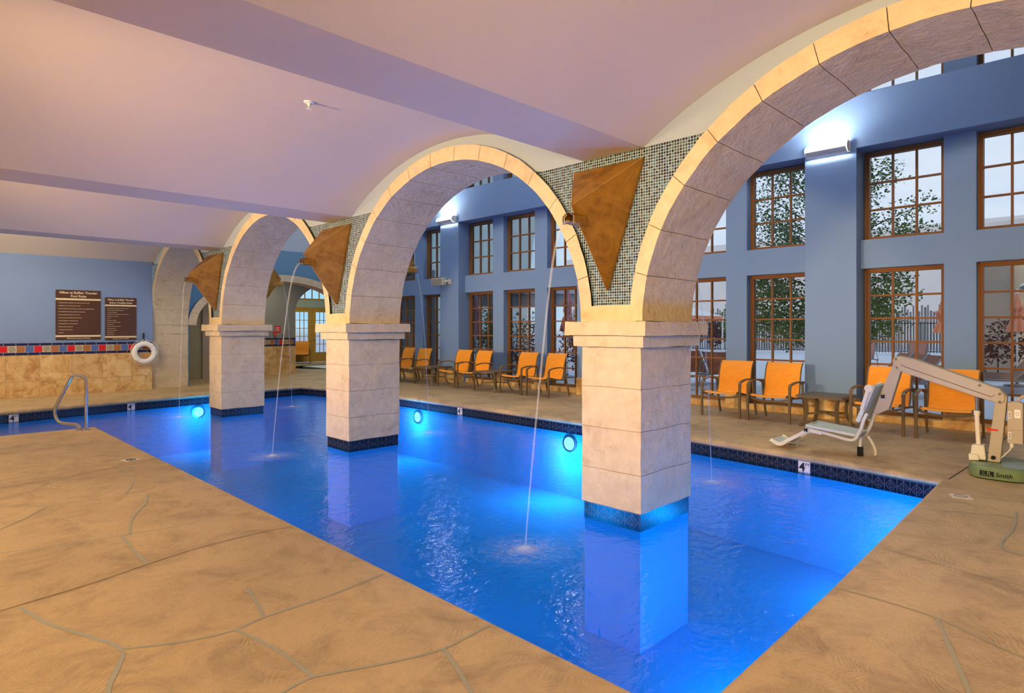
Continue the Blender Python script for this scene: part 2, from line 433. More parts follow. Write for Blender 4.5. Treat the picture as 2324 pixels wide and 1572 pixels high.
plain('bark', (0.12, 0.08, 0.05), 0.9, bump=0.5); plain('iron', (0.02, 0.02, 0.022), 0.6); plain('grey_wood', (0.26, 0.24, 0.23), 0.9, var=0.3)
plain('stone_out', (0.30, 0.31, 0.34), 0.9, bump=0.6, bs=6, var=0.3); plain('blue_plastic', (0.02, 0.25, 0.35), 0.4)
g = NT('gravel'); v = g.pos()
vo = g.n('TexVoronoi', {'Vector': v, 'Scale': 38.0}); c = g.ramp(g.n('SeparateColor', {0: vo.outputs[1]}).outputs[0], [(0.0, (0.05, 0.05, 0.06)), (0.5, (0.25, 0.26, 0.28)), (1.0, (0.6, 0.6, 0.62))])
MAT['gravel'] = g.pbr(c, 0.85, 0, g.bump(vo.outputs[0], 0.8, 0.03))
def mk_leaf(name, a, b):
    g = NT(name); c = g.mix(g.noise(g.pos(), 3.0, 3), a, b)
    d_ = g.n('BsdfDiffuse', {0: c}); t_ = g.n('BsdfTranslucent', {0: c})
    MAT[name] = g.out(g.n('MixShader', {0: 0.3, 1: d_.outputs[0], 2: t_.outputs[0]}).outputs[0])
mk_leaf('leaf_green', (0.06, 0.14, 0.035), (0.15, 0.24, 0.06)); mk_leaf('leaf_purple', (0.035, 0.02, 0.05), (0.09, 0.04, 0.09)); mk_leaf('leaf_red', (0.10, 0.03, 0.035), (0.16, 0.06, 0.05))
# lamp glow
g = NT('lamp_glow'); MAT['lamp_glow'] = g.out(g.n('Emission', {0: (1.0, 0.93, 0.80), 1: 22.0}).outputs[0])
g = NT('lens_glow'); MAT['lens_glow'] = g.out(g.n('Emission', {0: (1.0, 0.95, 0.86), 1: 420.0}).outputs[0])
g = NT('lamp_warm'); MAT['lamp_warm'] = g.out(g.n('Emission', {0: (1.0, 0.80, 0.45), 1: 9.0}).outputs[0])
g = NT('pool_lens'); MAT['pool_lens'] = g.out(g.n('Emission', {0: (0.5, 0.7, 1.0), 1: 6.0}).outputs[0])
# window glass
g = NT('glass'); fr = g.n('Fresnel', {'IOR': 1.45}).outputs[0]
MAT['glass'] = g.out(g.n('MixShader', {0: g.m_('MULTIPLY', fr, 0.8), 1: g.n('BsdfTransparent', {0: (0.93, 0.96, 0.97)}).outputs[0], 2: g.n('BsdfGlossy', {0: (1, 1, 1), 1: 0.02}).outputs[0]}).outputs[0])
# pool water
g = NT('water'); p = g.pos()
h = g.m_('ADD', g.m_('MULTIPLY', g.noise(g.scale(p, (1.0, 1.6, 1.0)), 2.2, 3, 0.5, 0.6), 0.65), g.m_('MULTIPLY', g.noise(g.scale(p, (1.0, 1.3, 1.0)), 11.0, 3, 0.5, 0.8), 0.34))
nr = g.bump(h, 0.45, 0.04)
fr = g.n('Fresnel', {'IOR': 1.33, 'Normal': nr}).outputs[0]
tr = g.n('BsdfTransparent', {0: (0.14, 0.62, 0.97)}).outputs[0]
gl = g.n('BsdfGlossy', {0: (1, 1, 1), 1: 0.05, 'Normal': nr}).outputs[0]
MAT['water'] = g.out(g.n('MixShader', {0: g.m_('MULTIPLY', fr, 0.7), 1: tr, 2: gl}).outputs[0])
g = NT('spa_water'); fr = g.n('Fresnel', {'IOR': 1.33}).outputs[0]
MAT['spa_water'] = g.out(g.n('MixShader', {0: fr, 1: g.n('BsdfDiffuse', {0: (0.01, 0.03, 0.03)}).outputs[0], 2: g.n('BsdfGlossy', {0: (1, 1, 1), 1: 0.05}).outputs[0]}).outputs[0])
g = NT('stream')
MAT['stream'] = g.out(g.n('MixShader', {0: 0.15, 1: g.n('BsdfTransparent', {0: (1, 1, 1)}).outputs[0], 2: g.n('BsdfPrincipled', {'Base Color': (0.9, 0.93, 1.0, 1), 'Roughness': 0.15}).outputs[0]}).outputs[0])
g = NT('foam'); v = g.obj(); ox, oy, oz = g.sep(v)
rr = g.m_('SQRT', g.m_('ADD', g.m_('MULTIPLY', ox, ox), g.m_('MULTIPLY', oy, oy)))
fo = g.m_('MULTIPLY', g.step(rr, 0.42, 0.03), g.step(g.noise(g.scale(v, (1, 1, 0.2)), 16, 5, 0.7, 0.8), 0.42, 0.62)); core = g.step(rr, 0.16, 0.02)
fo = g.m_('MAXIMUM', g.m_('MULTIPLY', fo, 0.35), g.m_('MULTIPLY', core, 0.5))
MAT['foam'] = g.out(g.n('MixShader', {0: fo, 1: g.n('BsdfTransparent', {0: (1, 1, 1)}).outputs[0], 2: g.n('BsdfDiffuse', {0: (0.85, 0.9, 1.0)}).outputs[0]}).outputs[0])

# ------------------------------------------------------------------ layout numbers
XF, XB = 4.75, 5.64                    # front and back of the arcade
COLS = [(-6.96, -6.29), (-1.92, -1.25), (3.115, 3.785), (8.146, 8.82), (13.15, 13.82), (18.0, 18.75)]
WZ = -0.215                            # water level
POOL = [(2.275, 1.25), (4.09, 1.274), (7.83, 1.385), (8.02, 2.4), (8.13, 3.2), (8.27, 4.6), (8.36, 8.0), (8.38, 12.1), (8.1, 15.1), (7.88, 16.0),
        (3.8, 15.62), (1.5, 15.2), (-2.2, 14.9), (-2.2, 11.75), (2.275, 11.75)]
YW = 17.9                              # plane of the wall with the notices

# ------------------------------------------------------------------ deck
deck = MB()
def ngon(mb, pts, z=0.0, mi=0): mb.add([(x, y, z) for x, y in pts], [tuple(range(len(pts)))], mi)
ngon(deck, [(-3, -7), (12.0, -7), (12.0, 1.385), (7.83, 1.385), (4.09, 1.274), (2.275, 1.25), (-3, 1.25)])
ngon(deck, [(-3, 1.25), (2.275, 1.25), (2.275, 11.75), (-2.2, 11.75), (-3, 11.75)])
ngon(deck, [(7.83, 1.385), (12.0, 1.385), (12.0, 16.0), (7.88, 16.0), (8.1, 15.1), (8.38, 12.1), (8.36, 8.0), (8.27, 4.6), (8.13, 3.2), (8.02, 2.4)])
ngon(deck, [(-3, 11.75), (-2.2, 11.75), (-2.2, 14.9), (1.5, 15.2), (3.8, 15.62), (7.88, 16.0), (12.0, 16.0), (12.0, 20.5), (-3, 20.5)])
# coping: rounded nose swept round the pool
n = len(POOL); prof = [(0.0, 0.0), (0.022, -0.006), (0.036, -0.022), (0.04, -0.045), (0.034, -0.068), (0.015, -0.082), (-0.01, -0.084)]
ctr = Vector((5, 8)); ringv = []
for i, pq in enumerate(POOL):
    a = Vector(POOL[i - 1]); b = Vector(pq); c = Vector(POOL[(i + 1) % n])
    e1 = (b - a).normalized(); e2 = (c - b).normalized()
    n1 = Vector((-e1.y, e1.x)); n2 = Vector((-e2.y, e2.x)); m = (n1 + n2); m = m / max(0.3, m.dot(n1))
    ringv.append((b, m))
def sweep(mb, prof, mi=0, sm=True):
    v = []; k = len(prof)
    for b, m in ringv: v += [(b.x + m.x * o, b.y + m.y * o, z) for o, z in prof]
    f = [(i * k + j, ((i + 1) % n) * k + j, ((i + 1) % n) * k + j + 1, i * k + j + 1) for i in range(n) for j in range(k - 1)]
    mb.add(v, f, mi, sm)
sweep(deck, prof)
def strip(pts, w_, mi, z=0.0015, taper=False):
    P = smooth([(x, y, 0) for x, y in pts], 4); L = len(P); v = []
    for i, q in enumerate(P):
        t = (P[min(i + 1, L - 1)] - P[max(i - 1, 0)]).normalized(); s = Vector((-t.y, t.x, 0))
        ww = w_ * 0.78 * (0.85 + 0.3 * noise.noise(q * 5))
        v += [(q.x + s.x * ww / 2, q.y + s.y * ww / 2, z), (q.x - s.x * ww / 2, q.y - s.y * ww / 2, z)]
    deck.add(v, [(2 * i, 2 * i + 1, 2 * i + 3, 2 * i + 2) for i in range(L - 1)], mi)
GL = [[(-.6, 5.9), (0.538, 5.663), (0.876, 5.538), (1.241, 5.485), (1.677, 5.425), (2.229, 5.568)], [(-.4, 7.1), (0.672, 7.069), (0.959, 6.877), (1.31, 6.806), (1.709, 6.663), (2.25, 6.692)],
      [(0.514, 4.488), (0.595, 4.132), (0.703, 3.854), (0.803, 3.549), (0.74, 3.349), (0.667, 3.166), (0.6, 2.7)],
      [(0.803, 3.549), (1.054, 3.408), (1.273, 3.351), (1.451, 3.384), (1.85, 3.383), (2.25, 3.433)],
      [(1.285, 3.353), (1.343, 3.027), (1.357, 2.84), (1.361, 2.651)], [(1.361, 2.651), (1.708, 2.49), (1.936, 2.422), (2.099, 2.427), (2.26, 2.439)], [(1.361, 2.651), (1.205, 2.628), (.9, 2.5)],
      [(1.936, 2.422), (1.867, 2.222), (1.791, 2.042), (1.7, 1.8)], [(1.534, 3.831), (1.493, 3.572), (1.442, 3.379)], [(1.241, 5.485), (1.224, 5.101), (1.218, 4.696)],
      [(1.297, 5.472), (1.421, 5.926), (1.606, 6.289), (1.724, 6.648)], [(1.823, 8.15), (1.804, 7.471), (1.575, 6.797)], [(0.601, 6.33), (0.794, 6.553), (0.968, 6.83)],
      [(5.056, 1.27), (5.023, 1.003), (4.955, 0.746), (4.941, 0.469), (4.9, 0)], [(4.09, 1.25), (4.095, 1.036), (4.061, 0.759), (3.953, 0.54), (3.874, 0.368), (3.8, 0)],
      [(4.061, 0.759), (3.685, 0.625), (3.331, 0.502), (3.0, .4)], [(6.869, 0.706), (6.284, 0.662), (5.734, 0.68), (5.587, 0.531), (5.5, .2)], [(6.421, 1.282), (6.71, 0.638), (6.8, .3)]]
GW = [.022, .014, .034, .026, .032, .026, .024, .032, .028, .03, .03, .022, .016, .014, .02, .034, .03, .016]
for si, (q, w_) in enumerate(zip(GL, GW)): strip(q, w_, 1, 0.0012 + 0.00012 * si)
strip([(-.5, 4.3), (0.428, 4.504), (0.859, 4.58), (1.501, 4.762), (2.053, 4.79), (2.26, 4.753)], 0.009, 2, 0.004)
strip([(-.6, 7.8), (0.754, 7.938), (1.311, 8.046), (1.834, 8.202), (2.26, 8.383)], 0.010, 2, 0.004)
strip([(7.85, 1.36), (8.778, 1.322), (9.572, 1.30), (11.7, 1.28)], 0.022, 2)
strip([(8.3, 5.15), (9.203, 5.063), (10.779, 4.893), (11.7, 4.85)], 0.014, 2)
strip([(8.877, 2.247), (9.966, 2.224), (11.6, 2.2)], 0.014, 1); strip([(8.42, 9.6), (10, 9.5), (11.6, 9.5)], 0.014, 2); strip([(8.42, 13.6), (10, 13.5), (11.6, 13.4)], 0.016, 2)
floor_o = deck.build('floor', [MAT['deck'], MAT['grout_line'], MAT['crack']], kind='structure', angle=60)

# basin
tb = MB(); sweep(tb, [(0.0, -0.08), (0.0, -0.252)], 0, False)
tb.build('trim_1', MAT['waterline_tile'], kind='structure')
bs = MB(); sweep(bs, [(0.0, -0.25), (0.0, -1.35)], 0, False)
bs.add([(b.x, b.y, -1.35) for b, m in ringv], [tuple(range(n))])
bs.build('pool_basin', MAT['basin'], kind='structure')
wt = MB(); wt.add([(b.x, b.y, WZ) for b, m in ringv], [tuple(range(n))])
tag(wt.build('pool_water', MAT['water']), 'deep blue rippled water filling the indoor pool', 'water', kind='stuff')

# ------------------------------------------------------------------ arcade wall, mosaic, arches, pillars, vaults
def arch_ell(k):
    a0 = COLS[k][1]; a1 = COLS[k + 1][0]; yc = (a0 + a1) / 2; a = (a1 - a0) / 2 - 0.015
    return yc, a
AZ, AB = 1.65, 1.955
aw = MB(); mo = MB()
for k in range(5):
    yc, a = arch_ell(k); oa, ob = a + 0.125, AB + 0.16
    lo = (COLS[k][0] + COLS[k][1]) / 2; hi = (COLS[k + 1][0] + COLS[k + 1][1]) / 2
    if k == 4: hi = COLS[5][1]
    ys = sorted(set([lo, hi] + [yc + oa * cos(pi * i / 48) for i in range(49)] ))
    ztop = 7.6
    def zl(y):
        t = (y - yc) / oa
        return AZ + ob * sqrt(max(0, 1 - t * t)) if abs(t) < 1 else AZ + 0.15
    for i in range(len(ys) - 1):
        y0, y1 = ys[i], ys[i + 1]
        inside = abs((y0 + y1) / 2 - yc) < oa
        z0, z1 = (zl(y0), zl(y1)) if inside else (AZ + 0.15, AZ + 0.15)
        z0, z1 = max(z0, AZ + 0.15), max(z1, AZ + 0.15)
        for X, sgn in ((XF + 0.04, 1), (XB - 0.04, -1)):
            m0, m1 = min(z0, 3.22), min(z1, 3.22)
            if min(m0, m1) < 3.219: mo.add([(X, y0, m0), (X, y1, m1), (X, y1, 3.22), (X, y0, 3.22)], [(0, 1, 2, 3)])
            p0, p1 = max(z0, 3.22), max(z1, 3.22)
            aw.add([(X, y0, p0), (X, y1, p1), (X, y1, ztop), (X, y0, ztop)], [(0, 1, 2, 3)])
wa = aw.build('wall_arcade', MAT['grey_plaster'], kind='structure')
mz = mo.build('mosaic_tiling', MAT['mosaic'], parent=wa)
# thin pale edging between mosaic and plaster
eg = MB()
for i in range(5):
    pass

def voussoirs(mb, c, a, b, oa, ob, z0, d0, d1, N, axis, ns=5, nd=7):
    """ring of wedge blocks; axis 'y': the arch spans along y with depth in x"""
    gap = 0.0014
    def pt(th, r, d):
        s_ = c + (a + (oa - a) * r) * cos(th); z = z0 + (b + (ob - b) * r) * sin(th)
        return (d, s_, z) if axis == 'y' else (s_, d, z)
    for i in range(N):
        t0 = pi * i / N + gap; t1 = pi * (i + 1) / N - gap
        for face in ('in', 'f', 'bk', 's0', 's1'):
            if face == 'in': mb.grid(lambda u, v: pt(t0 + (t1 - t0) * u, 0, d0 + (d1 - d0) * v), ns, nd, 0, False)
            if face == 'f': mb.grid(lambda u, v: pt(t0 + (t1 - t0) * u, v, d0), ns, 2, 0, False)
            if face == 'bk': mb.grid(lambda u, v: pt(t0 + (t1 - t0) * u, v, d1), ns, 2, 0, False)
            if face == 's0': mb.grid(lambda u, v: pt(t0, u, d0 + (d1 - d0) * v), 2, nd, 0, False)
            if face == 's1': mb.grid(lambda u, v: pt(t1, u, d0 + (d1 - d0) * v), 2, nd, 0, False)
    # dark mortar bed just behind the joints
    mb.grid(lambda u, v: pt(pi * u, 0.16, d0 + 0.006 + (d1 - d0 - 0.012) * v), 40, 1, 1, True)
plain('mortar', (0.36, 0.27, 0.17), 0.9)
ARN = ['wide stone arch just behind the viewpoint', 'big near stone arch framing the pool lift', 'middle stone arch springing from the nearest pillar', 'third stone arch framing the far doorway', 'farthest stone arch, against the wall with the notices']
ARL = {1: 'nearest tall limestone block arch, framing the big windows and pool lift', 2: 'limestone block arch between the nearest and second pool pillars',
       3: 'limestone block arch between the second and third pool pillars', 4: 'farthest limestone block arch, between third pillar and the wall with notices'}
for k in (1, 2, 3, 4):
    yc, a = arch_ell(k)
    t = thing('stone_arch', ARL[k], 'arch', (XF, yc, AZ), group='arches of the pool arcade')
    mb = MB(); voussoirs(mb, 0, a, AB, a + 0.135, AB + 0.175, 0, 0, XB - XF, 15, 'y')
    mb.build('arch_blocks', [MAT['stone'], MAT['mortar']], t, rough=0.007, rsc=5)

def stone_box(mb, x0, x1, y0, y1, z0, z1, d=0.11):
    nx = max(2, int((x1 - x0) / d)); ny = max(2, int((y1 - y0) / d)); nz = max(2, int((z1 - z0) / d))
    e = 0.008
    def q(u): return u
    for X in (x0, x1): mb.grid(lambda u, v: (X, y0 + (y1 - y0) * u, z0 + (z1 - z0) * v), ny, nz, 0, False)
    for Y in (y0, y1): mb.grid(lambda u, v: (x0 + (x1 - x0) * u, Y, z0 + (z1 - z0) * v), nx, nz, 0, False)
    for Z in (z0, z1): mb.grid(lambda u, v: (x0 + (x1 - x0) * u, y0 + (y1 - y0) * v, Z), nx, ny, 0, False)
PIL = {2: 'nearest square limestone pillar standing in the pool', 3: 'second limestone pillar standing in the pool, beyond the nearest one',
       4: 'third limestone pillar in the pool, far end by the underwater glow', 5: 'limestone pier on the deck beside the wall with the notices'}
for k in (1, 2, 3, 4, 5):
    y0, y1 = COLS[k]; W = XB - XF; H = y1 - y0
    if k == 1: t = thing('stone_pillar', 'limestone pillar out of frame behind the near arch', 'pillar', (XF, y0, 0), group='pillars of the pool arcade')
    else: t = thing('stone_pillar', PIL[k], 'pillar', (XF, y0, 0), group='pillars of the pool arcade')
    sh = MB(); g_ = 0.0025
    zs = [-0.085, 0.26, 0.65, 1.035, 1.417]
    if k == 5: zs = [0.0, 0.27, 0.55, 0.83, 1.12, 1.417]
    for i in range(len(zs) - 1): stone_box(sh, 0, W, 0, H, zs[i] + g_, zs[i + 1] - g_)
    sh.box(0.008, W - 0.008, 0.008, H - 0.008, -0.08 if k < 5 else 0, 1.41, 1)
    sh.build('shaft', [MAT['stone'], MAT['mortar']], t, rough=0.008, rsc=4)
    if k < 5:
        tbm = MB(); tbm.box(0.015, W - 0.015, 0.015, H - 0.015, -0.25, -0.08)
        tbm.build('tile_band', MAT['waterline_tile'], t)
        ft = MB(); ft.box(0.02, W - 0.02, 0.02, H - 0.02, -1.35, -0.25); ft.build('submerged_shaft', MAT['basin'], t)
        cp = MB(); stone_box(cp, -0.06, W + 0.06, -0.06, H + 0.06, 1.417, 1.52, 0.14); cp.build('capital_moulding', MAT['stone'], t, rough=0.007, rsc=5)
        cp = MB(); stone_box(cp, -0.12, W + 0.12, -0.12, H + 0.12, 1.522, AZ, 0.14); cp.build('capital_slab', MAT['stone'], t, rough=0.008, rsc=5)
        sp = MB(); stone_box(sp, 0.0, W, 0.06, H - 0.06, AZ, AZ + 0.152, 0.2); sp.build('springer_block', MAT['stone'], t, rough=0.006, rsc=5)
    else:
        cp = MB(); stone_box(cp, 0, W, 0, H, 1.42, AZ + 0.2, 0.2); cp.build('springer_block', MAT['stone'], t, rough=0.006, rsc=5)

# ceiling: shallow vaults between flat beams
ce = MB(); XC0 = -3.0; XC1 = XF + 0.045
edges = [COLS[i] for i in range(5)] + [(YW + .1, YW + 1)]
for i in range(5):
    y0 = edges[i][1]; y1 = edges[i + 1][0]; hs = (y1 - y0) / 2; R = (hs * hs + 0.65 ** 2) / 1.3
    if i == 4: R = (hs * hs + 0.55 ** 2) / 1.1
    zc = 3.22 + (0.65 if i < 4 else .55) - R
    ce.grid(lambda u, v: (XC0 + (XC1 - XC0) * v, y0 + (y1 - y0) * u, zc + sqrt(max(0, R * R - ((2 * u - 1) * hs) ** 2))), 36, 4, 0, True)
ce.build('ceiling', MAT['ceiling'], kind='structure', angle=60)
for i in range(1, 5):
    b = MB(); b.box(XC0, XC1, COLS[i][0], COLS[i][1], 3.22, 3.6); b.build('ceiling_beam', MAT['ceiling'], kind='structure')

# ------------------------------------------------------------------ enclosing walls out of frame, high hall ceiling
b = MB(); b.box(-3.2, -3.0, -7, 18.2, 0, 4.2); b.build('wall_left', MAT['grey_plaster'], kind='structure')
b = MB(); b.box(-3.2, 12.1, -7.2, -7.0, 0, 7.7); b.build('wall_near', MAT['grey_plaster'], kind='structure')
b = MB(); b.box(XB - 0.04, 12.1, -7, 18.3, 7.6, 7.7); b.build('ceiling_hall', MAT['ceiling'], kind='structure')

# ------------------------------------------------------------------ wall with the notices
b = MB(); b.box(-3.0, XF, YW, YW + 0.2, 1.23, 3.6); wb = b.build('wall_back', MAT['sign_blue'], kind='structure')
b = MB(); b.box(-3.0, XF - 0.01, YW - 0.02, YW + 0.2, 0, 0.96); b.build('wainscot', MAT['travertine'], wb)
b = MB(); b.box(-3.0, XF - 0.01, YW - 0.03, YW + 0.2, 0.96, 1.23); b.build('tile_border', MAT['dado_border'], wb)

def notice(name, label, x0, x1, z0, z1, head, lines, foot, hs, fs):
    cx = (x0 + x1) / 2; W = x1 - x0; H = z1 - z0
    t = thing(name, label, 'sign', (cx, YW, z0))
    p_ = MB(); p_.box(-W / 2, W / 2, -0.02, 0, 0, H); p_.build('board', MAT['sign_brown'], t, bevel=0.003)
    m = MB(); hb = H * 0.83
    for zz in (H * 0.795, H * 0.055):
        m = MB(); m.box(-W / 2 - 0.003, W / 2 + 0.003, -0.024, -0.019, zz, zz + H * 0.036)
        m.build('cream_stripe', MAT['sign_cream'], t)
    def at(cx_, cz): return lambda x, y: (cx_ + x, -0.0235, cz + y)
    for i, h_ in enumerate(head): m = MB(); put_text(m, h_, hs, at(0, H * (0.945 - 0.07 * i)), bold=0.002); m.build('heading', MAT['sign_cream'], t)
    m = MB(); put_text(m, foot, fs * 1.5, at(0, H * 0.028), bold=0.001, shear=0.2)
    m.build('footer_text', MAT['sign_cream'], t)
    zt = H * 0.765; dz = (zt - H * 0.105) / len(lines)
    for i, l_ in enumerate(lines):
        m = MB(); put_text(m, l_, fs, at(-W / 2 + W * 0.05, zt - dz * i - dz * 0.4), align='LEFT', bold=0.0007)
        m.build('rule_text', MAT['sign_cream'], t)
notice('rules_sign', 'larger brown pool rules board on the blue wall', 2.712, 3.611, 1.30, 2.485,
       ['Hilton at Buffalo Thunder', 'Pool Rules'],
       ['\u2022 This pool is for the exclusive use of registered hotel guests only', '\u2022 No lifeguard on duty, swim at your own risk', '\u2022 Children under the age of 13 must be accompanied by an adult at all times',
        '\u2022 No outside food or beverages allowed in the pool area', '\u2022 Emergency phone located near the pool bar', '\u2022 Do not remove pool towels from the pool area',
        '\u2022 No glass allowed in or around the pool', '\u2022 No pets allowed in or around the pool', '\u2022 Shower before entering pool', '\u2022 Pool capacity is 105 persons', '\u2022 No diving'],
       'Management Reserves All Rights', 0.073, 0.0235)
notice('rules_sign', 'smaller brown indoor pool rules board nearer the life ring', 3.703, 4.382, 1.28, 2.335,
       ['Hilton at Buffalo Thunder', 'Indoor Pool/Spa Rules'],
       ['\u2022 Persons with infectious conditions may not use the pool or spa', '   without the advice of a physician before bathing', '   or when under the influence',
        '\u2022 No one under 14 years of age may use the spa without an adult', '   and should not use the spa alone', '\u2022 No diving', '\u2022 No running or rough play', '\u2022 Do not exceed ten minutes in the spa',
        '   when water is hot', '\u2022 No food or glass in the pool or spa area', '\u2022 Shower before entering', '\u2022 Emergency phone by the door', '\u2022 No lifeguard on duty', '\u2022 Capacity 35 persons'],
       'Management Reserves All Rights', 0.055, 0.018)

# life ring
t = thing('life_ring', 'white life ring hanging from a hook on the tiled wall', 'life ring', (4.54, YW - 0.11, 0.95))
m = MB(); m.tube([(0.225 * cos(a), 0.0, 0.225 * sin(a)) for a in [2 * pi * i / 40 for i in range(40)]], 0.066, 14, closed=True); m.build('buoy', MAT['ring_white'], t)
m = MB()
rp = []
for i in range(49):
    a = 2 * pi * i / 48; rp.append((0.0 + (0.30 + 0.035 * abs(sin(2 * a))) * cos(a), -0.01, (0.295 + 0.03 * abs(sin(2 * a))) * sin(a)))
m.tube(rp[:-1], 0.007, 6, closed=True)
for a in (0.8, 2.35, 3.9, 5.5):
    c = Vector((0.225 * cos(a), 0, 0.225 * sin(a))); d = Vector((cos(a), 0, sin(a)))
    m.tube([c + (d * cos(q) + Vector((0, 1, 0)) * sin(q)) * 0.07 for q in [2 * pi * i / 12 for i in range(12)]], 0.006, 5, closed=True)
m.tube([(-0.08, -0.03, 0.26), (-0.02, 0.02, 0.34), (0.02, 0.03, 0.36), (0.07, 0.0, 0.27)], 0.008, 6)
m.build('rope', MAT['ring_rope'], t)
m = MB(); m.box(-0.012, 0.012, 0.07, 0.10, 0.25, 0.50); m.tube([(0, 0.08, 0.33), (0, 0.02, 0.33), (0, 0.0, 0.37)], 0.008, 6); m.build('hook', MAT['black'], t)

# ------------------------------------------------------------------ hall end: cross arch, corridor, spa room
YE = 18.05
ew = MB(); cx, oa, ob = 8.3, 2.62, 1.48
xs = sorted(set([XB - 0.04, 12.1] + [cx + oa * cos(pi * i / 40) for i in range(41)]))
for i in range(len(xs) - 1):
    x0, x1 = xs[i], xs[i + 1]
    def zf(x):
        tt = (x - cx) / oa
        return 1.65 + ob * sqrt(max(0, 1 - tt * tt)) if abs(tt) <= 1 + 1e-6 else 0
    ins = abs((x0 + x1) / 2 - cx) < oa
    z0, z1 = (zf(x0), zf(x1)) if ins else (0, 0)
    for Y in (YE, YE + 0.45):
        ew.add([(x0, Y, z0), (x1, Y, z1), (x1, Y, 3.9), (x0, Y, 3.9)], [(0, 1, 2, 3)], 0)
        ew.add([(x0, Y, 3.9), (x1, Y, 3.9), (x1, Y, 7.6), (x0, Y, 7.6)], [(0, 1, 2, 3)], 1)
ew.build('wall_hall_end', [MAT['end_blue'], MAT['grey_plaster']], kind='structure')
t = thing('stone_arch', 'low limestone arch across the far end of the window hall', 'arch', (cx, YE, 1.65))
m = MB(); voussoirs(m, 0, 2.45, 1.32, 2.66, 1.52, 0, -0.05, 0.5, 13, 'x', nd=3); m.build('arch_blocks', [MAT['stone'], MAT['mortar']], t, rough=0.006, rsc=5)
b = MB(); b.box(10.75, 11.2, YE - 0.04, YE + 0.5, 0, 1.65); tag(b.build('stone_pier', MAT['stone'], bevel=0.01), 'plain stone pier under the right foot of the low end arch', 'pier')
YC = 20.45
b = MB(); b.box(XB, 9.83, YC, YC + 0.35, 0, 3.6)
cx2, a2, b2 = 11.1, 1.27, 1.05
xs = sorted(set([9.83, 12.37, 16.0] + [cx2 + a2 * cos(pi * i / 24) for i in range(25)]))
for i in range(len(xs) - 1):
    x0, x1 = xs[i], xs[i + 1]
    def z2(x):
        tt = (x - cx2) / a2
        return 2.05 + b2 * sqrt(max(0, 1 - tt * tt)) if abs(tt) <= 1 + 1e-6 else 0
    ins = abs((x0 + x1) / 2 - cx2) < a2
    b.prism([(x0, z2(x0) if ins else 0), (x1, z2(x1) if ins else 0), (x1, 3.6), (x0, 3.6)], 'y', YC, YC + 0.35)
wc = b.build('wall_corridor', MAT['corridor'], kind='structure')
b = MB(); b.box(8.2, 9.85, YC - 0.03, YC + 0.36, 0, 0.96); b.build('wainscot', MAT['travertine'], wc)
b = MB(); b.box(8.2, 9.84, YC - 0.04, YC + 0.1, 0.96, 1.23); b.build('tile_border', MAT['dado_border'], wc)
b = MB(); b.box(XB, XB + 0.1, 18.5, YC, 0, 3.6); b.build('wall_corridor_side', MAT['khaki'], kind='structure')
b = MB(); b.box(XB, 16, 18.5, YC, 3.35, 3.45); b.build('ceiling_corridor', MAT['corridor'], kind='structure')
b = MB(); b.box(6.3, 6.80, YC - 0.04, YC - 0.001, 0, 2.3); b.box(6.80, 7.0, YC - 0.08, YC - 0.001, 0, 2.4, 1); b.box(6.2, 6.3, YC - 0.08, YC - 0.001, 0, 2.4, 1); b.box(7.0, 8.2, YC - 0.05, YC - .001, 0, 1.0, 2)
b.build('door_2', [MAT['khaki'], MAT['dark_stucco'], MAT['travertine']], kind='structure')
t = thing('fire_alarm', 'red fire alarm pull box on the grey corridor wall', 'alarm', (9.12, YC, 1.36))
m = MB(); m.box(-0.05, 0.05, -0.05, 0, -0.06, 0.08); m.build('case', MAT['red_paint'], t, bevel=0.005)
m = MB(); m.box(-0.03, 0.03, -0.058, -0.05, -0.01, 0.01); m.build('pull_bar', MAT['white_paint'], t)
t = thing('wall_sign', 'small red and white notice above the fire alarm box', 'sign', (9.22, YC, 1.42))
m = MB(); m.box(-0.1, 0.1, -0.012, 0, 0, 0.22); m.build('plate', MAT['red_paint'], t)
m = MB(); [m.box(-0.07, 0.06, -0.015, -0.012, z_, z_ + 0.02) for z_ in (0.05, 0.1, 0.15)]; m.build('print', MAT['white_paint'], t)
t = thing('intercom', 'small steel switch plate on the grey corridor wall', 'switch', (9.42, YC, 1.3))
m = MB(); m.box(-0.045, 0.045, -0.012, 0, -0.07, 0.07); m.build('plate', MAT['steel'], t)
m = MB(); m.lathe([(0.018, 0), (0.018, 0.01)], (0, -0.012, 0), 10, M=Matrix.Rotation(pi / 2, 3, 'X')); m.build('button', MAT['black'], t)
# spa room
sp = MB(); R_ = 1.75; C2 = (12.85, 22.9)
Ns = 40; ringp = [(C2[0] + R_ * cos(2 * pi * i / Ns), C2[1] + R_ * sin(2 * pi * i / Ns)) for i in range(Ns)]
def sqp(i):
    a = 2 * pi * i / Ns; c, s = cos(a), sin(a); k = max(abs(c) / 3.15, abs(s) / (2.4 if s < 0 else 3.6))
    return (C2[0] + c / k, C2[1] + s / k)
outp = [sqp(i) for i in range(Ns)]
sp.add([(x, y, 0) for x, y in ringp] + [(x, y, 0) for x, y in outp], [(i, (i + 1) % Ns, Ns + (i + 1) % Ns, Ns + i) for i in range(Ns)])
sp.add([(x, y, 0) for x, y in ringp] + [(x, y, -0.6) for x, y in ringp], [(i, (i + 1) % Ns, Ns + (i + 1) % Ns, Ns + i) for i in range(Ns)], 1)
sp.box(9.0, 9.7, 20.5, 26.5, -0.01, 0.0)
sp.build('floor_spa_room', [MAT['deck'], MAT['waterline_tile']], kind='structure')
m = MB(); m.add([(x, y, -0.1) for x, y in ringp], [tuple(range(Ns))]); tag(m.build('spa_water', MAT['spa_water']), 'dark still water in the small round spa beyond the arched opening', 'water', kind='stuff')
